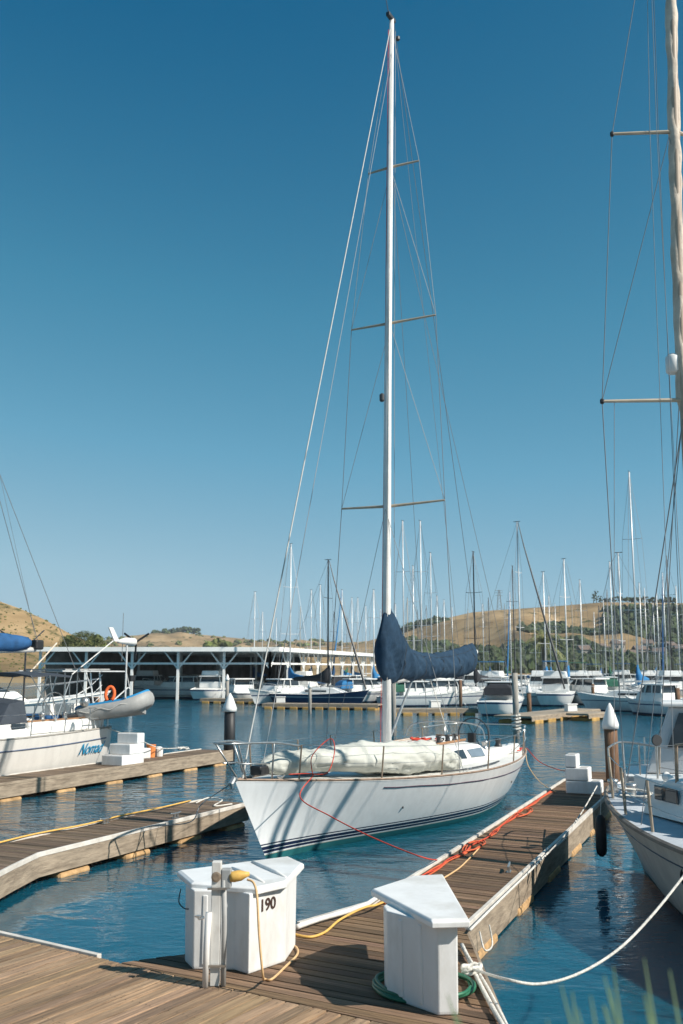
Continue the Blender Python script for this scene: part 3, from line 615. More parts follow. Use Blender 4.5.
# white lines at the corner with the knot, and the line to the shaded boat
rope('dock_line', 'white rope hanging along the near right dock corner below the knot', 'rope', [W(462,945,0.50), W(470,962,0.49), W(478,980,0.49), W(490,1003,0.49), W(503,1026,0.49)], 0.021, ropew)
rope('dock_line', 'second white rope running beside the corner rope to the bottom edge', 'rope', [W(464,950,0.52), W(474,966,0.50), W(486,985,0.49), W(498,1008,0.48), W(508,1028,0.46)], 0.016, ropew)
kn = W(472,969,0.53)
rope('rope_knot', 'knotted loops of white rope at the right dock corner', 'rope', [kn+Vector((0.09*math.cos(i*1.3), 0.07*math.sin(i*1.3+0.4), 0.03*math.sin(i*2.1))) for i in range(14)], 0.020, ropew)
a_ = kn; b_ = D(690, 868, 10.2); pts = []
rope('mooring_line', 'white mooring line sagging over the water from the dock corner to the shaded boat', 'rope', [a_, D(505,979,8.9), D(540,984,8.95), D(580,973,9.1), D(620,948,9.4), D(655,912,9.8), b_], 0.013, ropew)
for i_, (px_, py_) in enumerate(((478,900),(484,920))):
    pass
o = MB().tube(spline([W(477,932,0.42)+Vector((0.03,0,0)), W(479,950,0.35)+Vector((0.06,0,0)), W(487,945,0.2)+Vector((0.06,0,0)), W(484,925,0.40)+Vector((0.06,0,0))],6), 0.010, 6).build('fender_line', ropew, None, smooth=True); tag(o, 'loop of thin rope hanging on the dock side behind the blank box', 'rope')
# red bow line of the yacht
bow = W(235,781,1.45)

# ================================================================== BOATS
def hull_shape(L, B, zb, zm, zs, bo, so, w0=0.6, tm=0.42, depth=0.5, pb=0.95, pm=0.34, ps=0.42, cz=0.12, NT=36, NS=12, pw=2.1, pe=1.0):
    """rings of half sections from stern (t=0) to bow (t=1); local +X is forward"""
    S = []
    for i in range(NT+1):
        t = i/NT; t = 1-(1-t)**1.15 if t > 0.5 else t
        t = i/NT
        f = (w0+(1-w0)*math.sin(math.pi/2*t/tm)**pe) if t < tm else max(0.0, 1-((t-tm)/(1-tm))**pw)
        hb = B/2*f
        sheer = zm+(zs-zm)*(max(0,(0.45-t)/0.45))**2+(zb-zm)*(max(0,(t-0.45)/0.55))**1.8
        bot = lerp(cz, -depth, math.sin(math.pi/2*min(1,t/0.35))) if t < 0.35 else lerp(-depth, -0.02, max(0,(t-0.6)/0.4)**1.6)
        p = lerp(ps, pm, min(1,t/tm)) if t < tm else lerp(pm, pb, ((t-tm)/(1-tm))**1.3)
        row = []
        for j in range(NS+1):
            s = 1-j/NS; u = s**1.5 if True else s
            z = bot+(sheer-bot)*u; y = hb*(u**p)
            q = 1-(z/sheer if sheer else 0)
            xs = -L/2+so*max(0,q); xb = L/2-bo*max(0,min(1.15,q))
            row.append(Vector((lerp(xs, xb, t), y, z)))
        S.append(row)
    return S
def hull_mesh(S):
    m = MB(); NT = len(S)-1; NS = len(S[0])-1; vs = []
    for row in S:
        for p in row: vs.append(p)
        for p in row[:-1][::-1]: vs.append(Vector((p.x,-p.y,p.z)))
    n = 2*NS+1; fs = []
    for i in range(NT):
        for j in range(n-1): fs.append((i*n+j, (i+1)*n+j, (i+1)*n+j+1, i*n+j+1))
    fs.append(tuple(range(n)))
    m.add(vs, fs); return m
def deck_mesh(S, drop=0.0, camber=0.06, inset=0.0):
    m = MB(); K = 6; vs = []
    for row in S:
        p = row[0]; hb = max(0, p.y-inset)
        for k in range(-K, K+1):
            y = hb*k/K; vs.append((p.x-(0 if p.y > 0 else 0), y, p.z-drop+camber*(1-(k/K)**2)*min(1,hb)))
    n = 2*K+1; fs = [(i*n+j, (i+1)*n+j, (i+1)*n+j+1, i*n+j+1) for i in range(len(S)-1) for j in range(n-1)]
    m.add(vs, [tuple(reversed(f)) for f in fs]); return m
def sheer_at(S, x, side=1, inset=0.0):
    for a, b in zip(S, S[1:]):
        if a[0].x <= x <= b[0].x:
            t = (x-a[0].x)/max(1e-6,b[0].x-a[0].x); p = lerp(a[0], b[0], t); return Vector((p.x, side*(max(0,p.y-inset)), p.z))
    p = S[-1][0] if x > 0 else S[0][0]; return Vector((p.x, side*max(0,p.y-inset), p.z))
def side_at(S, x, z, side=1):
    """point on the hull side near x at height z"""
    best = None
    for row in S:
        for a, b in zip(row, row[1:]):
            if b.z <= z <= a.z:
                t = (z-b.z)/max(1e-6,a.z-b.z); p = lerp(b, a, t)
                if best is None or abs(p.x-x) < abs(best.x-x): best = p
    return Vector((best.x, side*best.y, best.z))
def toe_rail(S, r=0.02, dz=0.02, x0=-99, x1=99, inset=0.02):
    m = MB()
    for sd in (-1, 1):
        pts = [Vector((row[0].x, sd*max(0,row[0].y-inset), row[0].z+dz)) for row in S if x0 <= row[0].x <= x1]; m.tube(pts, r, 4)
    return m
def cabin_mesh(x0, x1, w0, w1, z, h, fs=0.6, asl=0.2, side=0.12, z1=None, K=6, nx=14):
    """coachroof: x0 aft, x1 front; rounded top, sloping front"""
    m = MB(); rings = []; z1 = z if z1 is None else z1
    for i in range(nx+1):
        t = i/nx; x = lerp(x0, x1, t); hw_ = lerp(w0, w1, t**1.3)/2; zb = lerp(z, z1, t)
        hh = h*min(1, (1-t)*(x1-x0)/fs+0.05)*min(1, t*(x1-x0)/max(asl,0.01)+0.3)
        ring = [Vector((x, -hw_, zb-0.03)), Vector((x, -hw_+side*hh/h, zb+hh*0.86))]
        for k in range(1, K): a = -1+2*k/K; ring.append(Vector((x, (hw_-side*hh/h)*a*0.96, zb+hh*(0.90+0.14*(1-a*a)))))
        ring += [Vector((x, hw_-side*hh/h, zb+hh*0.86)), Vector((x, hw_, zb-0.03))]
        rings.append(ring)
    n = len(rings[0]); vs = [p for r in rings for p in r]
    fs_ = [(i*n+j, i*n+j+1, (i+1)*n+j+1, (i+1)*n+j) for i in range(nx) for j in range(n-1)]
    fs_ += [tuple(range(n-1,-1,-1)), tuple(nx*n+j for j in range(n))]
    m.add(vs, fs_); return m
def stay(name, a, b, r, m_, par, n=5, pts=None):
    return MB().tube([a, b] if pts is None else pts, r, n).build(name, m_, par)

# ---------- the white racing yacht
yh = R(-118.2); YH = Vector((math.cos(yh), math.sin(yh), 0))
XS = 0.89; yc = Vector((bow.x, bow.y, 0))-YH*7.0*XS
Y = thing('sailing_yacht', 'large white racing yacht with navy boot stripes moored at the right finger dock', 'sailing yacht', yc, yh); Y.scale = (XS,1,1)
S = hull_shape(14.0, 4.0, 1.45, 1.12, 1.10, 1.15, 0.35, w0=0.50, tm=0.42, depth=0.45, cz=-0.02, pm=0.30, ps=0.36, pb=0.9, pw=1.75)
N_ = (0.015, 0.022, 0.06); T_ = (0.03, 0.16, 0.17); w1_ = (0.78, 0.79, 0.79)
hmY = band_mat('yacht_hull_paint', w1_, [(-1, T_), (0.105, (0.40,0.38,0.28)), (0.118, w1_), (0.145, N_), (0.185, w1_), (0.205, N_), (0.265, w1_), (0.285, N_), (0.31, w1_)], 0.22, streak=0.07)
hull_mesh(S).build('hull', hmY, Y, smooth=True)
deck_mesh(S, 0.01).build('deck', deckm, Y, smooth=True)
toe_rail(S, 0.022, 0.02).build('toe_rail', mat('toe_rail', (0.26,0.18,0.13), 0.6, ns=8, na=0.3), Y)
m = MB()
for sd in (-1, 1):
    pts = [side_at(S, x, sheer_at(S, x).z-0.14-0.012*(3.5-x), sd)+Vector((0, sd*0.006, 0)) for x in [3.4-0.5*k for k in range(19)]]; m.tube(pts, 0.011, 4)
m.build('sheer_stripe', mat('stripe_dark',(0.05,0.02,0.04),0.4), Y)
MB().tube([Vector((6.97,0,1.47)), Vector((7.06,0,1.49)), Vector((7.14,0,1.42)), Vector((7.1,0,1.34))], [0.04,0.05,0.05,0.03], 8).build('bow_roller', steel, Y)
cab = cabin_mesh(-3.3, 3.2, 2.5, 1.3, 1.14, 0.42, fs=2.6, asl=0.15, side=0.22, z1=1.24)
cab.build('coachroof', gel, Y, smooth=False, bevel=0.03)
for sd in (-1, 1):
    for x0_, x1_, mm in ((-0.15,-0.85,bglass), (-0.95,-1.75,glass), (-1.95,-2.85,bglass)):
        m = MB()
        def cs(x, k): t = (x+3.3)/6.5; hw_ = lerp(2.5,1.3,max(0,t)**1.3)/2; hh = 0.42*min(1,(1-t)*6.5/2.6+0.05); zb = lerp(1.14,1.24,t); return Vector((x, sd*(hw_-0.22*hh/0.42*k/0.86+0.012), zb+hh*k))
        q = [cs(x0_-0.06,0.28), cs(x1_+0.04,0.24), cs(x1_+0.0,0.70), cs(x0_,0.66)]
        q2 = [p-Vector((0,sd*0.02,0)) for p in q]
        m.loft([q2, q] if sd > 0 else [q, q2]); m.build('window', mm, Y)
for x, y_, wx, wy in ((4.3,0,0.6,0.6),(1.6,0,0.5,0.5),(-0.6,0.35,0.35,0.3),(-0.6,-0.35,0.35,0.3)):
    z = 1.36 if x > 3 else (1.62 if x < 1 else 1.52)
    MB().box((x,y_,z),(wx,wy,0.07)).build('hatch', bglass, Y, bevel=0.02)
MB().box((-2.7,0,1.615),(1.1,0.7,0.07)).build('sliding_hatch', gel, Y, bevel=0.02)
MB().box((-2.0,0.62,1.60),(2.0,0.04,0.05)).build('handrail', teak, Y, bevel=0.01); MB().box((-2.0,-0.62,1.60),(2.0,0.04,0.05)).build('handrail', teak, Y, bevel=0.01)
# cockpit: well, coamings, wheel, winches
MB().box((-4.9,0,1.115),(2.6,1.5,0.10)).build('cockpit_sole', mat('cockpit_grey',(0.34,0.34,0.33),0.8), Y)
for sd in (-1,1):
    MB().box((-4.6,sd*0.92,1.24),(3.0,0.30,0.22)).build('coaming', gel, Y, bevel=0.05)
    for x in (-3.5,-4.6):
        m = MB().lathe([(0.10,0),(0.105,0.02),(0.07,0.05),(0.065,0.12),(0.085,0.16),(0.085,0.19),(0.05,0.21)], (x,sd*0.94,1.35), 14); m.build('winch', darkspar if x < -4 else steel, Y, smooth=True)
for x in (-2.6,-2.1,-1.5):
    MB().lathe([(0.075,0),(0.055,0.04),(0.05,0.10),(0.07,0.13),(0.07,0.155)], (x,0.48,1.60), 12).build('winch', darkspar, Y, smooth=True)
MB().box((-5.3,0,1.38),(0.18,0.2,0.5)).build('pedestal', dark, Y, bevel=0.03)
m = MB(); m.tube([(-5.45,0.42*math.cos(a),1.58+0.42*math.sin(a)) for a in [i*math.pi/12 for i in range(25)]], 0.018, 6)
for k in range(3): a = k*math.pi/3; m.tube([(-5.45,0.42*math.cos(a),1.58+0.42*math.sin(a)),(-5.45,-0.42*math.cos(a),1.58-0.42*math.sin(a))], 0.010, 5)
m.build('steering_wheel', darkspar, Y)
MB().tube(spline([(-3.2,1.05,1.62),(-3.28,0.9,1.90),(-3.3,0.3,2.0),(-3.3,-0.3,2.0),(-3.28,-0.9,1.90),(-3.2,-1.05,1.62)],5), 0.016, 6).build('dodger_frame', steel, Y)
m = MB()                                    # low spray windscreen
for a_, b_ in (((-3.05,1.06),(-2.3,0.95)),((-2.3,0.95),(-2.05,0.0)),((-2.05,0.0),(-2.3,-0.95)),((-2.3,-0.95),(-3.05,-1.06))):
    m.add([(a_[0],a_[1],1.50),(b_[0],b_[1],1.56),(b_[0]-0.14,b_[1]*0.95,1.80),(a_[0]-0.1,a_[1]*0.95,1.78)], [(0,1,2,3)])
for sd in (-1,1):
    m = MB()
    for x0_, x1_ in ((1.0,-2.5),): m.tube([sheer_at(S, lerp(x0_,x1_,k/8), sd, 0.32)+Vector((0,0,0.05)) for k in range(9)], 0.018, 4)
    m.build('genoa_track', darkspar, Y)
    for x in (5.9,0.1,-6.4):
        q = sheer_at(S, x, sd, 0.16)+Vector((0,0,0.06)); MB().tube([q+Vector((0.14,0,0.03)), q+Vector((0.05,0,0.0)), q-Vector((0.05,0,0.0)), q+Vector((-0.14,0,0.03))],[0.010,0.018,0.018,0.010],6).build('cleat', steel, Y)
    for x in (2.4,-3.6): q = side_at(S, x, 0.62, sd); MB().lathe([(0.0001,0),(0.03,0.0),(0.03,0.012),(0.0001,0.013)], q, 10, axis=Matrix.Rotation(R(-90*sd),3,'X')).build('skin_fitting', darkspar, Y)
m = MB()
for k in range(6):
    y_ = -0.42+0.16*k; m.tube([(0.3,y_*0.5,1.60),(-1.0,y_,1.635),(-2.0,y_*1.05,1.64)], 0.009, 4)
m.build('control_lines', ropew, Y)
for k in range(6): MB().box((-2.05,-0.42+0.16*k,1.645),(0.14,0.035,0.06)).build('rope_clutch', dark if k % 2 else redc, Y, bevel=0.006)
MB().tube([(0.9,-1.1,1.30),(0.9,-0.4,1.57),(0.9,0.4,1.57),(0.9,1.1,1.30)],0.012,5).build('deck_seam', teak, Y)
MB().box((-3.42,0,1.42),(0.06,0.62,0.5)).build('companionway', teak, Y)
MB().lathe([(0.045,0),(0.05,0.12),(0.11,0.18),(0.12,0.20),(0.05,0.22)], (1.9,-0.35,1.50), 12).build('mushroom_vent', steel, Y)
# rails
def railing(Y, S, xs, h, name_post='stanchion', inset=0.07, m_=rust, r=0.016, sides=(-1,1), lr=0.0045):
    for sd in sides:
        tops = []
        for x in xs:
            p = sheer_at(S, x, sd, inset); lean = Vector((0.0, sd*0.05, h)); MB().tube([p, p+lean], r, 6).build(name_post, m_, Y); tops.append((p, lean))
        for k in (0.5, 1.0):
            m = MB()
            for (p, l), (q, l2) in zip(tops, tops[1:]): m.tube([p+l*k, (p+l*k+q+l2*k)/2-Vector((0,0,0.012)), q+l2*k], lr, 4)
            m.build('lifeline', steel, Y)
railing(Y, S, [5.6, 3.5, 1.5, -0.7, -3.0, -5.3], 0.62)
m = MB()                                   # pulpit
pz = 0.60
def bp_(x, y_, z): return Vector((x, y_, z))
top = [sheer_at(S,5.6,1,0.07)+Vector((0,0.03,pz)), bp_(6.4,0.42,2.05), bp_(7.35,0.22,2.08), bp_(7.45,0,2.08), bp_(7.35,-0.22,2.08), bp_(6.4,-0.42,2.05), sheer_at(S,5.6,-1,0.07)+Vector((0,-0.03,pz))]
m.tube(spline(top,5), 0.019, 8)
for sd in (-1,1):
    m.tube([sheer_at(S,6.2,sd,0.06), bp_(6.4,sd*0.42,2.05)], 0.017, 6); m.tube([sheer_at(S,6.75,sd,0.03), bp_(7.3,sd*0.23,2.08)], 0.017, 6)
    m.tube([sheer_at(S,6.2,sd,0.06)+Vector((0.08,0,0.30)), bp_(7.15,sd*0.15,1.74)], 0.014, 6)
m.build('pulpit', steel, Y, smooth=True)
m = MB()
top = [sheer_at(S,-5.3,1,0.07)+Vector((0,0.03,0.62)), sheer_at(S,-6.3,1,0.05)+Vector((0,0.03,0.66)), sheer_at(S,-6.9,1,0.08)+Vector((0,0,0.68)), sheer_at(S,-6.95,1,0.5)+Vector((0,0,0.68)), sheer_at(S,-6.95,-1,0.5)+Vector((0,0,0.68)), sheer_at(S,-6.9,-1,0.08)+Vector((0,0,0.68)), sheer_at(S,-6.3,-1,0.05)+Vector((0,-0.03,0.66)), sheer_at(S,-5.3,-1,0.07)+Vector((0,-0.03,0.62))]
m.tube(spline(top,5), 0.016, 8); m.tube([p-Vector((0,0,0.3)) for p in spline(top,5)], 0.012, 6)
for sd in (-1,1):
    for x in (-6.3,-6.9): q = sheer_at(S,x,sd,0.06); m.tube([q, q+Vector((0,0,0.67))], 0.016, 6)
m.build('pushpit', steel, Y, smooth=True)
# mast: find the height of the masthead and the spreaders from the photo
def onboat(x, y_, z=0): return yc + Vector((YH.x*x*XS - YH.y*y_, YH.y*x*XS + YH.x*y_, z))
mx_ = 0.45
mb = onboat(mx_, 0); ZT = D(393,21,mb.y+0.55).z
rake = -0.62
Mt = MB().tube([(mx_,0,1.3),(mx_,0,4.0),(mx_+rake*0.3,0,ZT*0.5),(mx_+rake,0,ZT)], [0.10,0.10,0.088,0.058], 12); mast = Mt.build('mast', whitespar, Y, smooth=True)
MB().tube([(mx_-0.10,0,1.7),(mx_-0.10+rake*0.3,0,ZT*0.5),(mx_-0.075+rake,0,ZT)], 0.014, 4).build('sail_track', darkspar, mast)
zs_ = [D(390,505,mb.y).z, D(391,319,mb.y).z, D(393,159,mb.y).z]; sl_ = [1.30, 1.10, 0.68]
tips = {}
for z, l in zip(zs_, sl_):
    xr = mx_+rake*(z/ZT)
    for sd in (-1,1):
        tip = Vector((xr-0.16, sd*l, z+0.06)); tips[(z,sd)] = tip
        m = MB().tube([(xr,0,z),(tip.x,tip.y,tip.z)], [0.036,0.022], 8); m.build('spreader', mat('spreader_tan',(0.40,0.34,0.26),0.5), mast)
MB().box((mx_+rake+0.05,0,ZT+0.02),(0.42,0.10,0.10)).build('masthead_crane', darkspar, mast, bevel=0.01)
m = MB().tube([(mx_+rake+0.2,0,ZT+0.05),(mx_+rake+0.45,0,ZT+0.50)],0.010,5); m.tube([(mx_+rake+0.30,0.12,ZT+0.50),(mx_+rake+0.62,-0.12,ZT+0.54)],0.014,5); m.build('wind_vane', darkspar, mast)
MB().lathe([(0.03,0),(0.055,0.03),(0.055,0.10),(0.02,0.13)], (mx_+rake-0.28,0.05,ZT-0.45), 10).build('masthead_light', darkspar, mast)
MB().lathe([(0.04,0),(0.06,0.03),(0.06,0.16),(0.03,0.19)], (mx_+0.16,0.0,D(388,403,mb.y).z), 10).build('steaming_light', darkspar, mast)
wr = 0.0075
lightw = mat('light_wire',(0.40,0.40,0.40),0.45,0.3)
for sd in (-1,1):
    chain = sheer_at(S, 0.3, sd, 0.28)+Vector((0,0,0.0)); T0, T1, T2 = tips[(zs_[0],sd)], tips[(zs_[1],sd)], tips[(zs_[2],sd)]
    mh = Vector((mx_+rake,0,ZT-0.25))
    m = MB().tube([chain, T0], wr*1.15, 5); m.tube([T0,T1], wr, 5); m.build('shroud', wire, Y)
    MB().tube([T1,T2,mh], wr*0.9, 5).build('shroud', lightw, Y)
    MB().tube([T0, Vector((mx_+rake*.6,0,zs_[1]-0.05))], wr*0.8, 4).build('diagonal_shroud', wire, Y)
    MB().tube([T1, Vector((mx_+rake*.8,0,zs_[2]-0.05))], wr*0.8, 4).build('diagonal_shroud', wire, Y)
    MB().tube([chain-Vector((0.25,0,0)), Vector((mx_,0,zs_[0]-0.1))], wr*0.8, 4).build('lower_shroud', wire, Y)
    MB().tube([Vector((mx_+rake,0,zs_[2]-0.3)), onboat(0,0)*0+Vector((-5.6,sd*1.35,1.3))], wr*0.8, 4).build('running_backstay', wire, Y)
MB().tube([(6.75,0,1.47),(6.55,0,2.05),(mx_+rake+0.12,0,ZT-0.35)], [0.022,0.014,0.012], 8).build('forestay', mat('furled_foil',(0.50,0.49,0.46),0.5), Y)
MB().tube([(6.2,0.05,1.47),(mx_+rake+0.10,0.04,ZT-1.0)], wr*0.9, 5).build('halyard', lightw, Y)
MB().tube([(-6.9,0,1.3),(mx_+rake-0.15,0,ZT-0.02)], wr, 5).build('backstay', wire, Y)
for k,(dx,dy) in enumerate(((0.16,0.05),(0.13,-0.06),(-0.13,0.07))):
    MB().tube([(mx_+dx*1.2,dy*1.5,1.65),(mx_+dx+rake*.5,dy,ZT*0.55),(mx_+rake+dx*0.6,dy,ZT-0.3)], 0.007, 4).build('halyard', [ropew,roper,wire][k], Y)
MB().tube([(mx_-4.9,0,3.6),(mx_+rake-0.1,0,ZT-0.1)], 0.005, 4).build('topping_lift', wire, Y)
# boom and sail cover
MB().tube([(mx_-0.1,0,3.02),(mx_-5.98,0,3.32)], [0.085,0.075], 10).build('boom', whitespar, Y, smooth=True)
MB().lathe([(0.05,0),(0.085,0.02),(0.085,0.22),(0.05,0.24)], (mx_-5.95,0,3.72), 10, axis=Matrix.Rotation(R(-90),3,'Y')).build('boom_end', gel, Y)
rings = []; NC = 44
tab_t = [(-0.30,4.05),(-0.12,4.45),(0.06,4.66),(0.22,4.60),(0.45,4.30),(0.8,3.98),(1.2,3.76),(1.8,3.66),(2.6,3.64),(3.6,3.70),(4.4,3.80),(5.0,3.92),(5.28,3.94)]
tab_b = [(-0.30,3.18),(-0.12,3.02),(0.06,2.95),(0.22,2.93),(0.45,2.98),(0.8,3.03),(1.2,2.98),(1.8,3.02),(2.6,3.04),(3.6,3.04),(4.4,3.08),(5.0,3.14),(5.28,3.30)]
tab_w = [(-0.30,0.10),(-0.12,0.20),(0.06,0.24),(0.22,0.25),(0.45,0.25),(0.8,0.24),(1.2,0.23),(1.8,0.23),(2.6,0.24),(3.6,0.24),(4.4,0.22),(5.0,0.20),(5.28,0.13)]
s = -0.30
while s <= 5.281:
    zt, zb, ww = interp(s,tab_t), interp(s,tab_b), interp(s,tab_w); ring = []
    for j in range(NC):
        a = 2*math.pi*j/NC; ca, sa = math.cos(a), math.sin(a)
        y_ = ww*ca*(1-0.45*max(0,sa)**1.5); z = (zt+zb)/2+(zt-zb)/2*sa
        fold = 0.5-abs(nz((s*1.1+z*0.9)*2.6, (s-z)*0.9+sa, 4.0 if ca > 0 else 9.0))*1.6; fold2 = 0.5-abs(nz(s*4.5-z*2.5, z*1.3, 2.0 if ca > 0 else 6.0))*1.4
        wq = (0.27*fold+0.13*fold2)*interp(s,[(-0.3,0.5),(0.1,1),(1.5,1),(5,0.7)])
        ring.append(Vector((mx_-s*(1.0 if s < 0.5 else 1+0.128*(s-0.5)/4.78), y_*(1+2.2*wq), z+wq*0.16)))
    rings.append(ring); s += 0.05
MB().loft(rings).build('sail_cover', navy, Y, smooth=True)
for k in (14, 40, 62, 84, 103):
    if k < len(rings):
        cg = sum(rings[k], Vector((0,0,0)))/NC; m = MB(); m.loft([[cg+(p-cg)*1.015+Vector((dx_,0,0)) for p in rings[k]] for dx_ in (-0.02, 0.02)], cap=False); m.build('cover_strap', mat('strap_navy',(0.012,0.022,0.035),0.8), Y, smooth=True)
m = MB(); m.tube([rings[k][5]+Vector((0,0.004,0)) for k in range(12, len(rings)-2, 2)], 0.006, 4); m.build('cover_seam', MATS['strap_navy'], Y)
m = MB().tube([(mx_-0.12,0,1.75),(mx_-1.5,0,3.0)], 0.03, 8); m.build('boom_vang', steel, Y)
MB().tube([(mx_-2.6,0.0,3.15),(mx_-3.6,0.1,1.75)], 0.010, 5).build('mainsheet', ropew, Y)
MB().box((6.15,0.0,1.56),(0.35,0.22,0.16)).build('anchor_windlass', dark, Y, bevel=0.03)
# loose lines on the coachroof
rr = random.Random(9)
for k, (cx, cy, cz, m_) in enumerate(((-1.3,0.15,1.64,roper),(-0.3,0.45,1.60,ropew),(-5.9,0.9,1.16,roper),(0.6,0.3,1.58,ropew))):
    pts = [Vector((cx+0.28*math.cos(i*1.1)+rr.uniform(-.1,.1), cy+0.2*math.sin(i*1.1)+rr.uniform(-.1,.1), cz+0.02+0.04*rr.random())) for i in range(16)]
    o = MB().tube([onboat(p.x,p.y,p.z) for p in spline(pts,3)], 0.014, 5).build('coiled_line', m_, None); tag(o, ['red line heaped on the yacht cabin top','pale line heaped on the yacht cabin top beside the windows','red line bundled at the yacht stern rail','pale line bundled at the foot of the yacht mast'][k], 'rope')
# flaked headsail in its cover on the foredeck and side deck
path = spline([(6.05,0.0,1.62),(5.3,0.10,1.60),(4.4,0.42,1.62),(3.2,0.75,1.56),(2.0,1.02,1.50),(0.9,1.18,1.44),(0.2,1.28,1.36),(-0.5,1.34,1.27)], 36)
rings = []; NP = len(path)
for i, p in enumerate(path):
    s = i/(NP-1); r0 = interp(s,[(0,0.07),(0.06,0.20),(0.18,0.27),(0.28,0.23),(0.40,0.36),(0.62,0.37),(0.82,0.30),(0.92,0.2),(1,0.05)])
    t_ = (path[min(i+1,NP-1)]-path[max(i-1,0)]).normalized(); sd_ = t_.cross(Vector((0,0,1))).normalized(); ring = []
    for j in range(36):
        a = 2*math.pi*j/36; q = 1+0.20*nz(s*8, math.cos(a)*1.1, math.sin(a)*1.1)+0.26*(0.35-abs(nz(s*7+math.cos(a)*0.8, math.cos(a)*2.2, math.sin(a)*2.2)))-0.09*max(0,1-7*abs(nz(s*13+math.sin(a)*0.9, math.cos(a)*1.6, 5.0)))-0.07*max(0,1-8*abs(nz(s*22, math.cos(a)*2.6+s*9, 11.0)))+0.02*nz(s*40, math.cos(a)*3, math.sin(a)*3)
        ring.append(p+sd_*math.cos(a)*r0*1.12*q+Vector((0,0,1))*math.sin(a)*r0*q*(0.92 if math.sin(a) > 0 else 0.75))
    rings.append([onboat(v.x,v.y,v.z) for v in ring])
o = MB().loft(rings).build('folded_sail', bagm, None, smooth=True); tag(o, 'long lumpy off-white folded headsail lying on the yacht foredeck', 'folded sail')
# red bow lines
def bl(x, y_, z): return onboat(x, y_, z)
rk = bl(5.55,0.75,1.45)
rope('mooring_line', 'red mooring line sagging from the yacht bow to the finger dock hoses', 'rope', [rk, D(300,797,15.9), D(330,816,15.3), D(365,834,14.8), D(400,849,14.4), D(425,858,14.2), W(437,860,0.5)], 0.009, roper)
rope('bow_line', 'red line looped over the yacht pulpit rail', 'rope', [rk, bl(5.35,0.62,1.75), bl(5.0,0.72,2.0), bl(4.95,0.85,2.03), bl(5.1,0.95,1.8), bl(5.4,0.95,1.5), bl(5.7,0.7,1.5), bl(6.0,0.5,1.5)], 0.009, roper)
rope('mooring_line', 'dark line from the yacht bow to the left finger dock', 'rope', [bl(6.4,-0.2,1.46), bl(6.6,-0.9,1.0), W(190,822,0.75), W(150,826,0.5)], 0.009, wire)
rope('stern_line', 'thin red line from the yacht stern going right', 'rope', [bl(-6.6,1.1,1.2), D(540,762,27.2), D(560,770,26.4), W(578,772,0.5)], 0.010, roper)
rope('stern_line', 'tan line hanging from the yacht stern into the water', 'rope', [bl(-6.5,1.1,1.2), D(528,765,26.8), D(540,782,26.2), W(556,792,0.48)], 0.010, cordt)

# ---------- the shaded boat at the right
rt = Vector((4.78, 17.6, 0)); rh = Vector((0.20, -0.98, 0)).normalized(); RL = 12.5
rc = rt+rh*RL/2; ra = math.atan2(rh.y, rh.x)
Rb_ = thing('ketch', 'cream double ended ketch in shade at the right edge with tan furled sail', 'sailing yacht', rc, ra)
S2 = hull_shape(RL, 3.6, 1.6, 1.18, 1.36, 1.3, 0.75, w0=0.04, tm=0.46, depth=0.7, cz=-0.15, pm=0.30, ps=0.7, pb=0.9, pw=2.2, pe=0.72)
cream = (0.56, 0.52, 0.46)
hull_mesh(S2).build('hull', band_mat('ketch_hull_paint', cream, [(-1,(0.06,0.05,0.045)),(0.06,(0.05,0.04,0.04)),(0.10,cream)], 0.4, streak=0.18), Rb_, smooth=True)
deck_mesh(S2, 0.02).build('deck', mat('blue_grey_deck',(0.46,0.50,0.54),0.7,ns=3,na=0.12,bump=0.2,bs=80), Rb_, smooth=True)
m = MB()
for sd in (-1,1): m.tube([Vector((r_[0].x, sd*(r_[0].y+0.012), r_[0].z-0.03)) for r_ in S2], 0.04, 6)
m.build('rub_rail', mat('rub_rail_grey',(0.20,0.17,0.14),0.7,ns=4,na=0.3), Rb_)
m = MB()
for sd in (-1,1): m.tube([side_at(S2, x, sheer_at(S2,x).z-0.26, sd)+Vector((0,sd*0.005,0)) for x in [-5.3+0.4*k for k in range(26)]], 0.010, 4)
m.build('sheer_stripe', mat('stripe_navy',(0.03,0.04,0.07),0.4), Rb_)
q = side_at(S2, -1.25, 0.82, -1)
MB().lathe([(0.0001,0),(0.10,0.0),(0.11,0.02),(0.09,0.03),(0.085,0.012),(0.0001,0.01)], q+Vector((0,0.0,0)), 16, axis=Matrix.Rotation(R(85),3,'X')).build('hull_fitting', darkspar, Rb_)
# the trunk cabin
cabin_mesh(-3.6, 3.5, 2.0, 1.5, 1.28, 0.55, fs=0.6, asl=0.3, side=0.12, z1=1.35).build('coachroof', gel, Rb_, bevel=0.03)
for sd in (-1,1):
    for k, x in enumerate((-3.0,-2.0,-1.0,0.2,1.4)):
        MB().box((x, sd*(0.955-0.03*(x+3)*0.3), 1.57),(0.62,0.03,0.20)).build('portlight', glass, Rb_, bevel=0.02)
railing(Rb_, S2, [-5.7,-4.9,-3.6,-2.3,-1.0,0.4,1.9,3.4,5.0], 0.66, r=0.02, inset=0.09, m_=mat('dull_rail',(0.36,0.30,0.23),0.5,0.3,ns=9,na=0.3), lr=0.007)
m = MB(); p1, p2 = sheer_at(S2,-5.7,-1,0.09), sheer_at(S2,-5.7,1,0.09)
m.tube(spline([p1+Vector((0,-0.05,0.66)), Vector((-6.1,0,2.05)), p2+Vector((0,0.05,0.66))],5), 0.018, 6); m.tube([Vector((-6.05,0,1.36)),Vector((-6.1,0,2.05))],0.018,6); m.build('stern_rail', steel, Rb_)
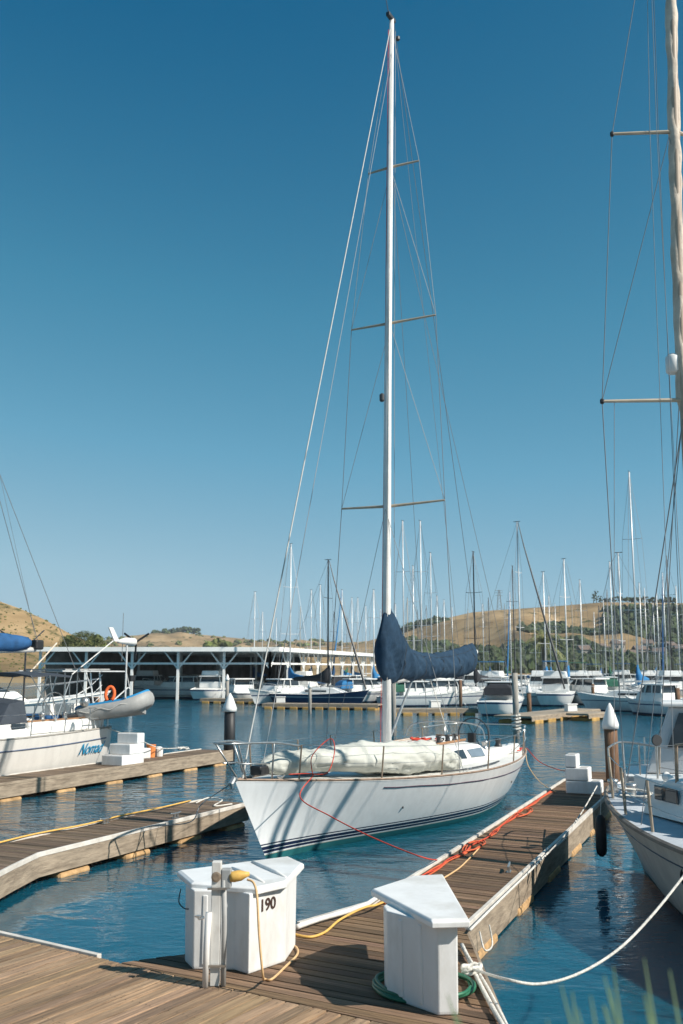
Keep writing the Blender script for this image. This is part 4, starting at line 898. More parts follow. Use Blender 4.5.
m = MB().prism([(-2.5,-1.0),(-1.3,-1.15),(-1.6,-0.2)], 1.75, 1.80); m.box((-1.9,-0.75,1.6),(0.3,0.3,0.5)); 
MB().loft([[Vector((-2.6,-0.95,1.35)),Vector((-1.4,-1.05,1.35)),Vector((-1.4,-0.35,1.35)),Vector((-2.6,-0.35,1.35))],[Vector((-2.0,-0.72,2.1)),Vector((-1.9,-0.74,2.1)),Vector((-1.9,-0.68,2.1)),Vector((-2.0,-0.68,2.1))]]).build('canvas_cover', tanc, Rb_)
MB().tube([(-2.9,-0.85,1.35),(-2.85,-0.85,2.25),(-2.4,-0.8,2.3)],0.025,6).build('vent_pipe', rust, Rb_)
MB().lathe([(0.0001,-0.04),(0.08,0.0),(0.09,0.02),(0.08,0.04)], (-4.4,-0.3,2.20), 16, axis=Matrix.Rotation(R(90),3,'Y')).build('horn', darkspar, Rb_)
MB().tube([(-4.4,-0.3,1.4),(-4.4,-0.3,2.2)],0.018,6).build('horn_post', steel, Rb_)
for i,x in enumerate((-5.0,-4.4)):
    MB().lathe([(0.09,0),(0.07,0.05),(0.065,0.13),(0.09,0.17),(0.08,0.20)], (x,-0.75,1.36), 12).build('winch', steel, Rb_, smooth=True)
for k,(x,y_) in enumerate(((-3.9,-0.35),(-3.1,0.5),(-1.2,-0.55))):
    z0 = 1.36 if x < -3.6 else 1.80
    MB().tube(spline([(x,y_,z0),(x,y_,z0+0.25),(x-0.05,y_,z0+0.32),(x-0.16,y_,z0+0.33)],4), [0.05]*9+[0.055]*3+[0.075], 10).build('dorade_vent', gel, Rb_, smooth=True)
MB().box((-4.55,0.1,1.50),(0.9,1.0,0.24)).build('deck_locker', gel, Rb_, bevel=0.03)
MB().box((-2.0,0.0,1.86),(0.9,0.75,0.08)).build('hatch', teak, Rb_, bevel=0.015)
for sd in (-1,1): MB().box((-0.6,sd*0.72,1.84),(4.2,0.05,0.05)).build('handrail', teak, Rb_, bevel=0.01)
m = MB(); rq = random.Random(3)
for k in range(4):
    cx0, cy0 = (-5.2,-0.15) if k < 2 else (-3.7,-1.05)
    m.tube(spline([(cx0+(0.20+0.02*k)*math.cos(i*0.8)+rq.uniform(-.03,.03), cy0+(0.16+0.02*k)*math.sin(i*0.8), 1.40+0.012*i) for i in range(16)],2), 0.014, 5)
m.build('coiled_sheet', ropew, Rb_, smooth=True)
# where the mast of this boat stands (seen at photo x 691 at the horizon)
def on2(x, y_, z=0): return rc+Vector((rh.x*x-rh.y*y_, rh.y*x+rh.x*y_, z))
mxx = -6.25+2.65; mp_ = on2(mxx,0); zt2 = 16.5
mast2 = MB().tube([(mxx,0.18*max(0,(z-7)/7.0)**1.25,z) for z in (1.3,4,7,8.5,10,11.5,13,14.5,zt2)], 0.065, 12).build('mast', mat('brown_spar',(0.42,0.33,0.25),0.5), Rb_, smooth=True)
def my(z): return 0.18*max(0,(z-7)/7.0)**1.25
rings = []; z = D(681,414,mp_.y).z
i = 0
while z < zt2-0.3:
    r0 = 0.092+0.014*nz(z*1.2)+(0.0 if i > 2 else -0.02*(3-i)); ring = []
    for j in range(16):
        a = 2*math.pi*j/16; q = 1+0.22*math.sin(a*2+z*5.0)*0.4+0.28*nz(z*3.1, math.cos(a)*2, math.sin(a)*2)
        ring.append(Vector((mxx+r0*math.cos(a)*q-0.03, my(z)+r0*math.sin(a)*q, z)))
    rings.append(ring); z += 0.09; i += 1
MB().loft(rings).build('furled_sail', tanc, Rb_, smooth=True)
MB().lathe([(0.09,0),(0.12,0.03),(0.12,0.26),(0.08,0.31)], (mxx-0.1,-0.08,D(677,372,mp_.y).z), 16).build('radar_dome', gel, mast2, smooth=True)
z1_, z2_ = D(672,131,mp_.y).z, D(680,400,mp_.y).z; tp = {}
for z, l in ((z1_,1.0),(z2_,1.26)):
    for sd in (-1,1):
        tip = Vector((mxx-0.22, sd*l+my(z), z-0.03)); tp[(z,sd)] = tip
        MB().tube([(mxx,my(z),z),tip],[0.034,0.024],8).build('spreader', MATS['spreader_tan'], mast2); MB().lathe([(0.025,0),(0.035,0.02),(0.035,0.06),(0.02,0.08)], tip-Vector((0,0,0.04)), 8).build('spreader_cap', dark, mast2)
for sd in (-1,1):
    ch = sheer_at(S2, mxx, sd, 0.1)
    MB().tube([ch, tp[(z2_,sd)]], 0.008, 5).build('shroud', wire, Rb_); MB().tube([tp[(z2_,sd)], tp[(z1_,sd)], (mxx,0,zt2)], 0.007, 5).build('shroud', wire, Rb_)
    MB().tube([tp[(z2_,sd)], (mxx,0,z1_-0.1)], 0.006, 4).build('diagonal_shroud', wire, Rb_)
    MB().tube([tp[(z2_,sd)]*0.85+Vector((mxx,0,z2_))*0.15, sheer_at(S2, mxx-1.2, sd, 0.1)], 0.005, 4).build('shroud', lightw, Rb_)
    MB().tube([(mxx,0,z2_-0.1), sheer_at(S2, mxx+0.8, sd, 0.1)], 0.007, 4).build('lower_shroud', wire, Rb_)
MB().tube([(-6.0,0,1.4),(mxx,0,z2_-0.2)],0.010,5).build('backstay', wire, Rb_)
MB().tube([(-5.6,0.35,1.4),(mxx,0.0,z2_+0.6)],0.007,5).build('backstay', wire, Rb_)
for k, (y_, x_) in enumerate(((-0.30,-0.2),(-0.23,0.1),(-0.16,-0.15))):
    MB().tube([(mxx+x_,y_*1.2,1.9),(mxx+x_*0.3,y_,z1_),(mxx,y_*0.6,zt2)],0.0055,4).build('halyard', [lightw,lightw,wire][k], Rb_)
# a boat of the next slip whose cabin looks over the ketch
def motorboat(label, loc, rz, L, B, fb, fly=True, canv=None, group=None, hullc=None, stripe=(0.02,0.05,0.14), name='motorboat', zoff=0.0, simple=False, gm=None, glassm=None):
    gm = gm or gel2; glassm = glassm or glass
    t = thing(name, label, 'motorboat', loc, rz, group)
    s_ = hull_shape(L, B, fb*1.35, fb, fb*0.85, L*0.12, 0.1, w0=0.88, tm=0.45, depth=0.35, cz=-0.25, pm=0.25, ps=0.22, pb=0.75, NT=16, NS=8, pw=2.4)
    hc = hullc or (0.78,0.78,0.76); key = 'mb_%s_%.2f' % (str(hc)+str(stripe), fb)
    if key not in WD: WD[key] = band_mat('motorboat_paint', hc, [(-1,(0.05,0.05,0.06)),(0.08,stripe),(0.15,hc),(fb*0.72,stripe),(fb*0.80,hc)], 0.35)
    hull_mesh(s_).build('hull', WD[key], t, smooth=True); deck_mesh(s_, 0.08).build('deck', gm, t, smooth=True)
    h = 1.15
    MB().loft([[Vector(p) for p in r_] for r_ in ([(-L*0.22,-B*0.36,fb-0.05),(L*0.24,-B*0.30,fb-0.05),(L*0.24,B*0.30,fb-0.05),(-L*0.22,B*0.36,fb-0.05)],[(-L*0.22,-B*0.35,fb+h*0.50),(L*0.18,-B*0.29,fb+h*0.50),(L*0.18,B*0.29,fb+h*0.50),(-L*0.22,B*0.35,fb+h*0.50)])]).build('cabin', gm, t, bevel=0.04)
    m = MB().loft([[Vector(p) for p in r_] for r_ in ([(-L*0.20,-B*0.34,fb+h*0.50),(L*0.16,-B*0.28,fb+h*0.50),(L*0.16,B*0.28,fb+h*0.50),(-L*0.20,B*0.34,fb+h*0.50)],[(-L*0.18,-B*0.31,fb+h*0.95),(L*0.08,-B*0.26,fb+h*0.95),(L*0.08,B*0.26,fb+h*0.95),(-L*0.18,B*0.31,fb+h*0.95)])]); m.build('windshield', glassm, t)
    MB().box((-L*0.07,0,fb+h*0.95+0.05),(L*0.36,B*0.72,0.10)).build('cabin_roof', gm, t, bevel=0.03)
    for sd in (-1,1):
        for x in (-0.20,-0.06,0.06): MB().bar((x*L,sd*B*0.345,fb+h*0.35),(x*L-(0.0 if x<0 else 0.03*L),sd*B*0.315,fb+h*0.95),0.07,0.07).build('window_post', gm, t)
    if fly:
        MB().box((-L*0.10,0,fb+h+0.32),(L*0.24,B*0.60,0.50),taper=0.92).build('flybridge', gm, t, bevel=0.05)
        if canv: 
            MB().box((-L*0.12,0,fb+h+1.45),(L*0.26,B*0.62,0.08)).build('bimini', canv, t, bevel=0.03)
            for sd in (-1,1):
                for x in (-0.22,-0.02): MB().tube([(L*x,sd*B*0.29,fb+h+0.5),(L*x,sd*B*0.29,fb+h+1.45)],0.025,5).build('bimini_post', steel, t)
    elif canv:
        MB().loft([[Vector(p) for p in r_] for r_ in ([(-L*0.36,-B*0.36,fb+0.25),(-L*0.2,-B*0.36,fb+0.25),(-L*0.2,B*0.36,fb+0.25),(-L*0.36,B*0.36,fb+0.25)],[(-L*0.34,-B*0.33,fb+0.75),(-L*0.19,-B*0.34,fb+0.85),(-L*0.19,B*0.34,fb+0.85),(-L*0.34,B*0.33,fb+0.75)],[(-L*0.31,-B*0.22,fb+0.98),(-L*0.19,-B*0.23,fb+1.08),(-L*0.19,B*0.23,fb+1.08),(-L*0.31,B*0.22,fb+0.98)])]).build('cockpit_canvas', canv, t, bevel=0.05)
    m = MB(); m.tube([sheer_at(s_, x*L, 1, 0.08)+Vector((0,0,0.6)) for x in (0.05,0.2,0.35,0.46)]+[sheer_at(s_, x*L, -1, 0.08)+Vector((0,0,0.6)) for x in (0.46,0.35,0.2,0.05)], 0.022, 5)
    for x in (0.05,0.2,0.35,0.46):
        for sd in (-1,1): p = sheer_at(s_, x*L, sd, 0.08); m.tube([p,p+Vector((0,0,0.6))],0.018,5)
    m.build('bow_rail', steel, t); return t
greyg = mat('gelcoat_grey',(0.50,0.52,0.54),0.45,ns=1.2,na=0.08)
pl_ = D(640,668,21.5); PB = thing('pilothouse_boat', 'grey white pilothouse boat behind the ketch at the right edge', 'motorboat', (pl_.x+4.0, 20.35, 0), R(-19))
S4 = hull_shape(9.0, 3.0, 1.6, 1.25, 1.15, 1.0, 0.1, w0=0.85, tm=0.45, depth=0.35, cz=-0.2, pm=0.25, ps=0.22, pb=0.75, NT=20, NS=8)
hull_mesh(S4).build('hull', greyg, PB, smooth=True); deck_mesh(S4, 0.02).build('deck', gel, PB, smooth=True)
zr = D(660,703,21.5).z
wglass = mat('matte_dark_glass', (0.035, 0.045, 0.055), 0.25, ns=2, na=0.3)  # matte dark glass for the pilothouse side windows
def cx_(x): return -x-2.35
def CL(r_): return [Vector((cx_(p[0]), -p[1], p[2])) for p in r_]
MB().loft([CL(r_) for r_ in ([(-2.6,-1.1,1.2),(1.75,-1.0,1.2),(1.75,1.0,1.2),(-2.6,1.1,1.2)],[(-2.6,-1.02,zr-0.05),(1.25,-0.9,zr-0.05),(1.25,0.9,zr-0.05),(-2.6,1.02,zr-0.05)])]).build('pilothouse', greyg, PB, bevel=0.04)
MB().box((cx_(-0.65),0,zr),(4.1,2.15,0.08)).build('roof', gel, PB, bevel=0.03)
for sd in (-1,1):
    for x0_, x1_ in ((1.5,0.85),(0.70,0.15),(0.0,-0.6)):
        def wp2(x, k): z = lerp(1.2, zr, k); yy = lerp(1.1 if x < 0 else 1.03, 1.02 if x < 0 else 0.96, k)+0.035; return Vector((cx_(x-(0.5*k if x == 1.5 else 0)), sd*yy, z))
        q = [wp2(x0_,0.38),wp2(x1_,0.38),wp2(x1_,0.88),wp2(x0_,0.88)]; q2 = [p-Vector((0,sd*0.03,0)) for p in q]
        MB().loft([q,q2] if sd > 0 else [q2,q]).build('window', wglass, PB)
for y0_, y1_ in ((-0.8,-0.1),(0.1,0.8)):
    q = [Vector((cx_(lerp(1.75,1.25,k)+0.012), y_, lerp(1.2,zr-0.05,k))) for y_, k in ((y0_,0.45),(y1_,0.45),(y1_,0.85),(y0_,0.85))]; q2 = [p+Vector((0.03,0,0)) for p in q]
    MB().loft([q2,q]).build('windshield', glass, PB)
railing(PB, S4, [-4.2,-3.2,-2.0,-0.6,0.8,2.2,3.6], 0.6, m_=steel)
NBM = None
# ---------- left cruiser with davits
nst = W(112,727.5,1.42); nh = Vector((-d3.x,-d3.y,0)).normalized(); NL = 12.5
# place its port side just off the far edge of the far-left finger
pe = f0+n3*(1.25+0.30); port_n = Vector((-nh.y, nh.x, 0))       # towards the dock
sx = nst - pe.to_3d()
off = sx.dot(Vector((n3.x,n3.y,0)))
print('NOMAD offset beyond dock', off)
w0N = 0.62; BN = 3.9
stern_c = nst - port_n*(BN/2*w0N+0.02)
nc = Vector((stern_c.x, stern_c.y, 0))+nh*NL/2
NB = thing('cruising_sailboat', 'white cruising sailboat with blue name lettering and stern arch at the left', 'sailboat', nc, math.atan2(nh.y,nh.x))
S3 = hull_shape(NL, BN, 1.75, 1.38, 1.42, 1.2, -0.35, w0=w0N, tm=0.42, depth=0.5, cz=-0.05, pm=0.24, ps=0.26, pb=0.8, pw=2.0)
wn_ = (0.72,0.70,0.66)
hull_mesh(S3).build('hull', band_mat('cruiser_hull_paint', wn_, [(-1,(0.05,0.06,0.09)),(0.14,wn_)], 0.3, streak=0.06), NB, smooth=True)
deck_mesh(S3, 0.02).build('deck', gel, NB, smooth=True)
toe_rail(S3, 0.035, 0.02).build('toe_rail', mat('grey_rail',(0.30,0.28,0.25),0.6), NB)
m = MB()
for sd in (-1,1): m.tube([side_at(S3, x, sheer_at(S3,x).z-0.30, sd)+Vector((0,sd*0.004,0)) for x in [-5.9+0.5*k for k in range(22)]], 0.022, 4)
m.build('sheer_stripe', mat('stripe_grey_blue',(0.08,0.11,0.18),0.5), NB)
# the name
p_a, p_b = side_at(S3,-4.6,0.86,1), side_at(S3,-5.4,0.86,1); dx_ = (p_b-p_a).normalized()
up_ = (side_at(S3,-5.0,1.1,1)-side_at(S3,-5.0,0.7,1)).normalized(); nn = dx_.cross(up_).normalized()
nm = (p_a+p_b)/2+nn*(0.03 if nn.y > 0 else -0.03)
text_mesh('lettering', 'Nomad', 0.50, lettm, NB, nm, dx_, up_+dx_*0.0, shear=0.45, bold=0.0, extr=0.004)
# cabin and cockpit
cabin_mesh(-2.5, 3.8, 2.5, 1.5, 1.42, 0.50, fs=1.2, asl=0.2, side=0.2, z1=1.5).build('coachroof', gel, NB, bevel=0.04)
for x in (-2.1,-1.0,0.2,1.4):
    for sd in (-1,1): MB().box((x,sd*(1.16-0.055*(x+2.5)),1.66),(0.55,0.06,0.16)).build('portlight', glass, NB, bevel=0.02)
for sd in (-1,1):
    MB().box((-4.2,sd*1.02,1.58),(3.4,0.36,0.34)).build('coaming', gel, NB, bevel=0.08)
    MB().box((-4.2,sd*1.02,1.775),(3.3,0.10,0.04)).build('teak_trim', teak, NB)
    for x in (-3.2,-4.2): MB().lathe([(0.10,0),(0.07,0.05),(0.07,0.13),(0.10,0.17),(0.08,0.20)], (x,sd*1.02,1.79), 12).build('winch', steel, NB, smooth=True)
m = MB(); m.tube([(-4.9,0.45*math.cos(a),2.1+0.45*math.sin(a)) for a in [i*math.pi/10 for i in range(21)]], 0.02, 6); m.build('steering_wheel', steel, NB)
MB().box((-4.7,0,1.75),(0.2,0.25,0.9)).build('pedestal', gel, NB, bevel=0.03)
MB().lathe([(0.0001,-0.17),(0.12,-0.12),(0.17,0),(0.12,0.12),(0.0001,0.17)], (-5.2,0.95,2.25), 14).build('barbecue', steel, NB, smooth=True)
railing(NB, S3, [-4.8,-3.4,-1.8,-0.2,1.4,3.0], 0.66, m_=steel)
m = MB()
for k in (0.35,0.68): m.tube(spline([sheer_at(S3,-4.8,1,0.07)+Vector((0,0,k)), sheer_at(S3,-6.1,1,0.07)+Vector((0,0,k)), sheer_at(S3,-6.15,-1,0.07)+Vector((0,0,k)), sheer_at(S3,-4.8,-1,0.07)+Vector((0,0,k))],6), 0.018, 6)
for x in (-5.5,-6.1):
    for sd in (-1,1): p = sheer_at(S3,x,sd,0.07); m.tube([p,p+Vector((0,0,0.68))],0.018,6)
m.build('pushpit', steel, NB)
# bimini and dodger
zbm = D(20,671,nst.y-1.0).z
MB().loft([[Vector((x, y_*1.15, zbm-0.10*y_*y_+dz)) for y_ in (-1,-0.5,0,0.5,1)]+[Vector((x, y_*1.15, zbm-0.05-0.10*y_*y_+dz)) for y_ in (1,0.5,0,-0.5,-1)] for x, dz in ((-4.3,-0.05),(-3.4,0.0),(-2.5,-0.03))]).build('bimini', mat('dark_canvas',(0.035,0.045,0.06),0.8), NB)
for sd in (-1,1):
    for x in (-4.3,-3.3,-2.5): MB().tube([(-3.6,sd*1.2,1.75),(x,sd*1.15,zbm-0.12)],0.016,5).build('bimini_frame', steel, NB)
MB().loft([[Vector((x, y_, z)) for y_, z in ((-1.1,1.75),(-0.95,1.75+h_),(0,1.83+h_),(0.95,1.75+h_),(1.1,1.75))] for x, h_ in ((-2.5,0.62),(-1.9,0.55),(-1.4,0.05))], closed=True).build('dodger', MATS['dark_canvas'], NB)
# mast, boom and royal blue cover
MB().tube([(1.2,0,1.9),(1.2,0,17.5)],[0.11,0.09],10).build('mast', alu, NB, smooth=True)
zbo = D(25,640,nst.y-1.5).z
MB().tube([(1.1,0,zbo-0.45),(-3.9,0,zbo-0.30)],0.08,8).build('boom', whitespar, NB, smooth=True)
rings = []; s = 0
while s <= 4.6:
    zt, zb = zbo+0.05+interp(s,[(0,0.9),(0.6,0.5),(1.5,0.3),(4.6,0.02)]), zbo-0.38+interp(s,[(0,-0.1),(4,0.0),(4.6,0.12)]); ring = []
    for j in range(16):
        a = 2*math.pi*j/16; q = 1+0.12*nz(s*3,a*2); ring.append(Vector((1.0-s, 0.24*math.cos(a)*q, (zt+zb)/2+(zt-zb)/2*math.sin(a)*q)))
    rings.append(ring); s += 0.15
MB().loft(rings).build('sail_cover', royal, NB, smooth=True)
MB().box((-3.95,0.05,zbo-0.15),(0.35,0.25,0.30)).build('boom_block', dark, NB, bevel=0.05)
topm = Vector((1.2,0,17.3))
for sd in (-1,1):
    MB().tube([(-6.1,sd*0.75,1.5),(-1.0,0.0,10.6),topm],0.010,5).build('backstay', wire, NB)
    MB().tube([sheer_at(S3,0.9,sd,0.1),(1.15,sd*1.2,9.5),topm],0.009,5).build('shroud', wire, NB)
MB().tube([(-3.9,0,zbo+0.1),topm],0.007,4).build('topping_lift', wire, NB)
# stern arch with panel, antennas, wind generator
za = D(90,671,nst.y+0.5).z
for sd in (-1,1):
    m = MB()
    for dx in (0.0,0.45): m.tube([sheer_at(S3,-5.3-dx,sd,0.08), Vector((-5.5-dx,sd*0.95,za-0.5)), Vector((-5.55-dx,sd*0.85,za-0.05))],0.024,6)
    for k in range(5): z = 1.5+k*(za-1.6)/5; m.tube([(-5.40,sd*1.05,z),(-5.93,sd*1.02,z+0.3)],0.012,5)
    m.tube([(-4.2,sd*0.85,za),(-7.4,sd*0.85,za-0.02)],0.024,6); m.tube([(-5.9,sd*1.0,1.9),(-7.6,sd*0.8,za-0.55),(-7.7,sd*0.8,za-0.6)],0.022,6); m.tube([(-7.7,sd*0.8,za-0.6),(-7.4,sd*0.85,za-0.02)],0.02,6)
    m.build('stern_arch', alu, NB)
MB().box((-5.5,0,za+0.05),(2.2,1.6,0.045)).build('solar_panel', rubber, NB)
MB().box((-7.7,0.85,za-0.25),(0.22,0.16,0.2)).build('arch_lamp', dark, NB, bevel=0.02)
wq_ = D(127,643,31.5)-nc; wp = Vector((wq_.x*nh.x+wq_.y*nh.y, -wq_.x*nh.y+wq_.y*nh.x, 0)); zw = D(128,643,nst.y+0.5).z
wg_ = MB().tube([(-6.2,wp.y*0.9,1.9),(wp.x,wp.y,2.4),(wp.x,wp.y,zw-0.05)],0.03,8).build('generator_pole', alu, NB)
MB().tube([(wp.x+0.45,wp.y+0.0,zw),(wp.x+0.1,wp.y,zw+0.02),(wp.x-0.35,wp.y,zw),(wp.x-0.45,wp.y,zw)],[0.05,0.11,0.13,0.05],10).build('wind_generator', gel, NB, smooth=True)
MB().loft([[Vector((wp.x+0.40,wp.y-0.02,zw)),Vector((wp.x+0.75,wp.y-0.02,zw+0.42)),Vector((wp.x+0.95,wp.y-0.02,zw+0.42)),Vector((wp.x+0.65,wp.y-0.02,zw))],[Vector((wp.x+0.40,wp.y+0.02,zw)),Vector((wp.x+0.75,wp.y+0.02,zw+0.42)),Vector((wp.x+0.95,wp.y+0.02,zw+0.42)),Vector((wp.x+0.65,wp.y+0.02,zw))]]).build('tail_fin', gel, NB)
for k in range(3):
    a = k*2.094+0.5; MB().bar((wp.x-0.47,wp.y,zw),(wp.x-0.47,wp.y+0.55*math.cos(a),zw+0.55*math.sin(a)),0.02,0.06).build('blade', dark, NB)
MB().tube([(wp.x+0.1,wp.y-0.1,zw-0.6),(wp.x+0.1,wp.y-0.1,zw+0.9)],0.010,5).build('antenna', wire, NB)
MB().tube([(-4.6,0.9,za-0.1),(-6.5,1.0,za+1.0)],0.018,6).build('fishing_pole', whitespar, NB)
MB().tube([(-4.1,-0.5,za-0.2),(-5.6,-0.6,za+0.9)],0.025,6).build('fishing_pole', tanc, NB)
m = MB().tube([(-4.4,-0.8,1.9),(-4.4,-0.8,za+0.9)],0.03,6); m.tube([(-3.2,-0.8,za+1.25),(-4.4,-0.8,za+0.75),(-5.2,-0.8,za+1.3)],0.022,5); m.build('antenna_pole', darkspar, NB)
for sd in (-1,1): MB().tube([(-6.9,1.1,zw-2),(-6.9,1.1,zw-1)],0.01,4) if False else None
# horseshoe lifebuoy
hc = Vector((-5.95,1.12,2.35))
o = MB().tube([D(110,694,30.2)+Vector((0.13*math.cos(a),0.05*math.sin(a),0.21*math.sin(a))) for a in [R(-60+i*15) for i in range(21)]], 0.048, 8).build('lifebuoy', orange, None, smooth=True); tag(o, 'orange horseshoe lifebuoy hanging on the stern arch of the left sailboat', 'lifebuoy')
def on3(x, y_, z): return Vector((nc.x+nh.x*x-nh.y*y_, nc.y+nh.y*x+nh.x*y_, z))
o = MB().box((0,0,0),(0.35,0.3,0.42)).add([], []).build('outboard_motor', dark, None, bevel=0.08, loc=on3(-5.6,0.85,2.15), rz=math.atan2(nh.y,nh.x)); tag(o, 'black outboard motor clamped to the stern rail of the left sailboat', 'outboard motor')
m = MB(); m.box((0,0,0),(0.35,0.3,0.42)); m.box((0.0,0,-0.4),(0.14,0.10,0.5)); m.box((0,0,-0.68),(0.3,0.2,0.03)); me_ = m.build('tmp', dark, None); o.data = me_.data; bpy.data.objects.remove(me_)
for k, x in enumerate((-3.9,-4.7)): MB().box((x,0.62,1.82),(0.65,0.5,0.12)).build('cushion', [royal, dark][k], NB, bevel=0.04)
MB().tube(spline([(-5.0,1.1,1.7),(-5.05,1.2,1.45),(-5.2,1.15,1.3),(-5.35,1.2,1.5),(-5.3,1.1,1.72)],5),0.02,5).build('coiled_line', ropew, NB)
for x in (-5.0,-5.6): MB().tube([(x,0.3,2.1),(x,0.3,za)],0.02,5).build('arch_brace', steel, NB)
MB().box((-6.15,0.5,2.2),(0.08,0.5,0.35)).build('rail_board', teak, NB, bevel=0.01)
MB().box((-5.75,-0.2,2.0),(0.5,0.7,0.35)).build('cockpit_box', gel, NB, bevel=0.03)
# dinghy on the davits: axis across the stern
dz_ = D(115,708,nst.y+1.0).z
DG = thing('inflatable_dinghy', 'grey inflatable dinghy with blue top hung on davits behind the left sailboat', 'dinghy', D(117,709,32.2), R(12))
DG.scale = (0.66,0.9,1.0); DG.rotation_euler = (0,R(-9),R(-8))
def tubeU(r, z, m_, nm_, mw, par):
    pts = [(-1.75,0.62,z),(-1.0,0.62,z),(0.4,0.62,z),(1.1,0.52,z+0.06),(1.5,0.25,z+0.14),(1.6,0,z+0.17),(1.5,-0.25,z+0.14),(1.1,-0.52,z+0.06),(0.4,-0.62,z),(-1.0,-0.62,z),(-1.75,-0.62,z)]
    sp = spline(pts,5); k = len(sp); rs = [r*(0.35 if i in (0,k-1) else (0.8 if i in (1,k-2) else 1)) for i in range(k)]
    return MB().tube(sp, rs, 12).build(nm_, m_, par, smooth=True)
tubeU(0.25, 0, rubber, 'tube', 0, DG)
tubeU(0.11, 0.18, rblue, 'top_strake', 0, DG)
MB().loft([[Vector((x,-w_,-0.05)),Vector((x,0,-0.28-0.02*x)),Vector((x,w_,-0.05))] for x, w_ in ((-1.55,0.55),(0.3,0.55),(1.0,0.4),(1.4,0.1))]).build('bottom', rubber, DG)
MB().box((-1.5,0,0.08),(0.06,1.0,0.36)).build('transom', gel, DG)
for sd in (-1,1): MB().tube(spline([(-1.4,sd*0.87,0.10),(-0.9,sd*0.89,0.0),(-0.4,sd*0.88,0.10),(0.1,sd*0.89,0.0),(0.6,sd*0.85,0.12),(1.1,sd*0.74,0.08),(1.5,sd*0.42,0.22)],4),0.012,5).build('grab_line', ropew, DG)
MB().box((-0.3,0,0.16),(0.25,1.0,0.04)).build('thwart', teak, DG)
for x in (-0.9,0.3): MB().tube([(x,0.62+0.257*math.cos(a),0.257*math.sin(a)) for a in [i*math.pi/6 for i in range(13)]],0.008,4).build('seam_tape', dark, DG)
# white steps and small things on the far-left finger
def steps(loc, rz, n, w_, dpt, h_, label, m_, name='boarding_steps'):
    m = MB()
    for k in range(n): m.box((dpt*(n-k)/2-dpt*n/2, 0, h_*(k+0.5)), (dpt*(n-k), w_, h_-0.006))
    o = m.build(name, m_, None, bevel=0.022, loc=loc, rz=rz)
    for k in range(n):
        x1_ = dpt*(n-k)-dpt*n/2; MB().box((x1_-dpt*0.48, 0, h_*(k+1)),(dpt*0.66, w_*0.84, 0.010)).build('tread', mat('tread_grey',(0.42,0.42,0.41),0.9,ns=9,na=0.3,dirt=(0.2,0.18,0.15),da=0.6), o)
    return tag(o, label, 'steps')
sp_ = W(121,765,0.453); steps((sp_.x, sp_.y+0.25, 0.453), math.atan2(d3.y,d3.x)+R(180), 3, 0.75, 0.36, 0.30, 'white boarding steps on the far left finger dock beside the sailboat stern', plast)
p_ = W(142,759,0.453); o = MB().box((0,0,0.16),(0.34,0.34,0.32)).build('storage_bin', plast, None, bevel=0.03, loc=(p_.x,p_.y+0.2,0.453), rz=0.8); tag(o, 'small white bin between the boarding steps and the orange bucket', 'bin')
p_ = W(149,758,0.453); o = MB().lathe([(0.13,0),(0.155,0.38),(0.165,0.38),(0.165,0.40),(0.14,0.40)],(0,0,0),16).build('bucket', mat('orange_plastic',(0.72,0.24,0.07),0.5), None, loc=(p_.x,p_.y+0.3,0.453)); tag(o, 'orange bucket on the far left finger dock', 'bucket')
p_ = W(157,757,0.453); o = MB().lathe([(0.13,0),(0.14,0.24),(0.10,0.29),(0.05,0.31)],(0,0,0),14).build('jug', plast, None, loc=(p_.x,p_.y+0.3,0.453)); tag(o, 'small white jug right of the orange bucket', 'jug')
rope('mooring_line', 'white line from the left sailboat stern to the end of its dock', 'rope', [on3(-6.1,1.0,1.45), D(135,738,31.5), D(160,748,33), W(185,747.5,0.5)], 0.014, ropew)
rope('dock_line', 'white rope bundled near the end of the far left finger dock', 'rope', [W(183+6*math.sin(i*1.7), 748-1.2*math.cos(i*2.3), 0.5) for i in range(9)], 0.022, ropew)
rope('dock_line', 'yellowish rope along the far edge of the dark left finger dock', 'rope', [Vector((p.x,p.y,0.50)) for p in [nl0+nl*1.10-dl*1.5, nl0+nl*1.05, nl0+dl*1.2+nl*1.12, nl0+dl*2.4+nl*1.02, nl0+dl*3.6+nl*1.1, nl0+dl*4.8+nl*1.05, nl0+dl*6+nl*1.1]], 0.016, cordy)
rope('dock_line', 'white rope snaking along the outer deck of the dark left finger dock', 'rope', [W(196,803,0.47), W(208,798,0.47), W(222,800,0.47), W(214,806,0.47), W(232,804,0.47)], 0.016, ropew)
# steps at the end of the right finger
p_ = v2(W(585,793)); steps((p_.x, p_.y, 0.453), math.atan2(fd2.y,fd2.x)+R(-90), 3, 0.55, 0.26, 0.29, 'white boarding steps at the far end of the right finger dock', plast)
# dark fender between the ketch and the dock
for k,(x_, lab) in enumerate(((-5.75,'black cylindrical fender hanging at the stern of the shaded ketch'),(-99,''))):
    if x_ < -50: continue
    q = sheer_at(S2, x_, -1, -0.05); q = on2(q.x, q.y-0.10, q.z)
    t = thing('fender', lab, 'fender', (q.x,q.y,0.25), 0, 'black fenders on the ketch')
    MB().lathe([(0.03,0.0),(0.08,0.05),(0.09,0.12),(0.09,0.52),(0.08,0.60),(0.03,0.66)],(0,0,0),14).build('body', dark, t, smooth=True); MB().tube([(0,0,0.64),(0.04,0.0,1.1)],0.008,5).build('lanyard', ropew, t)

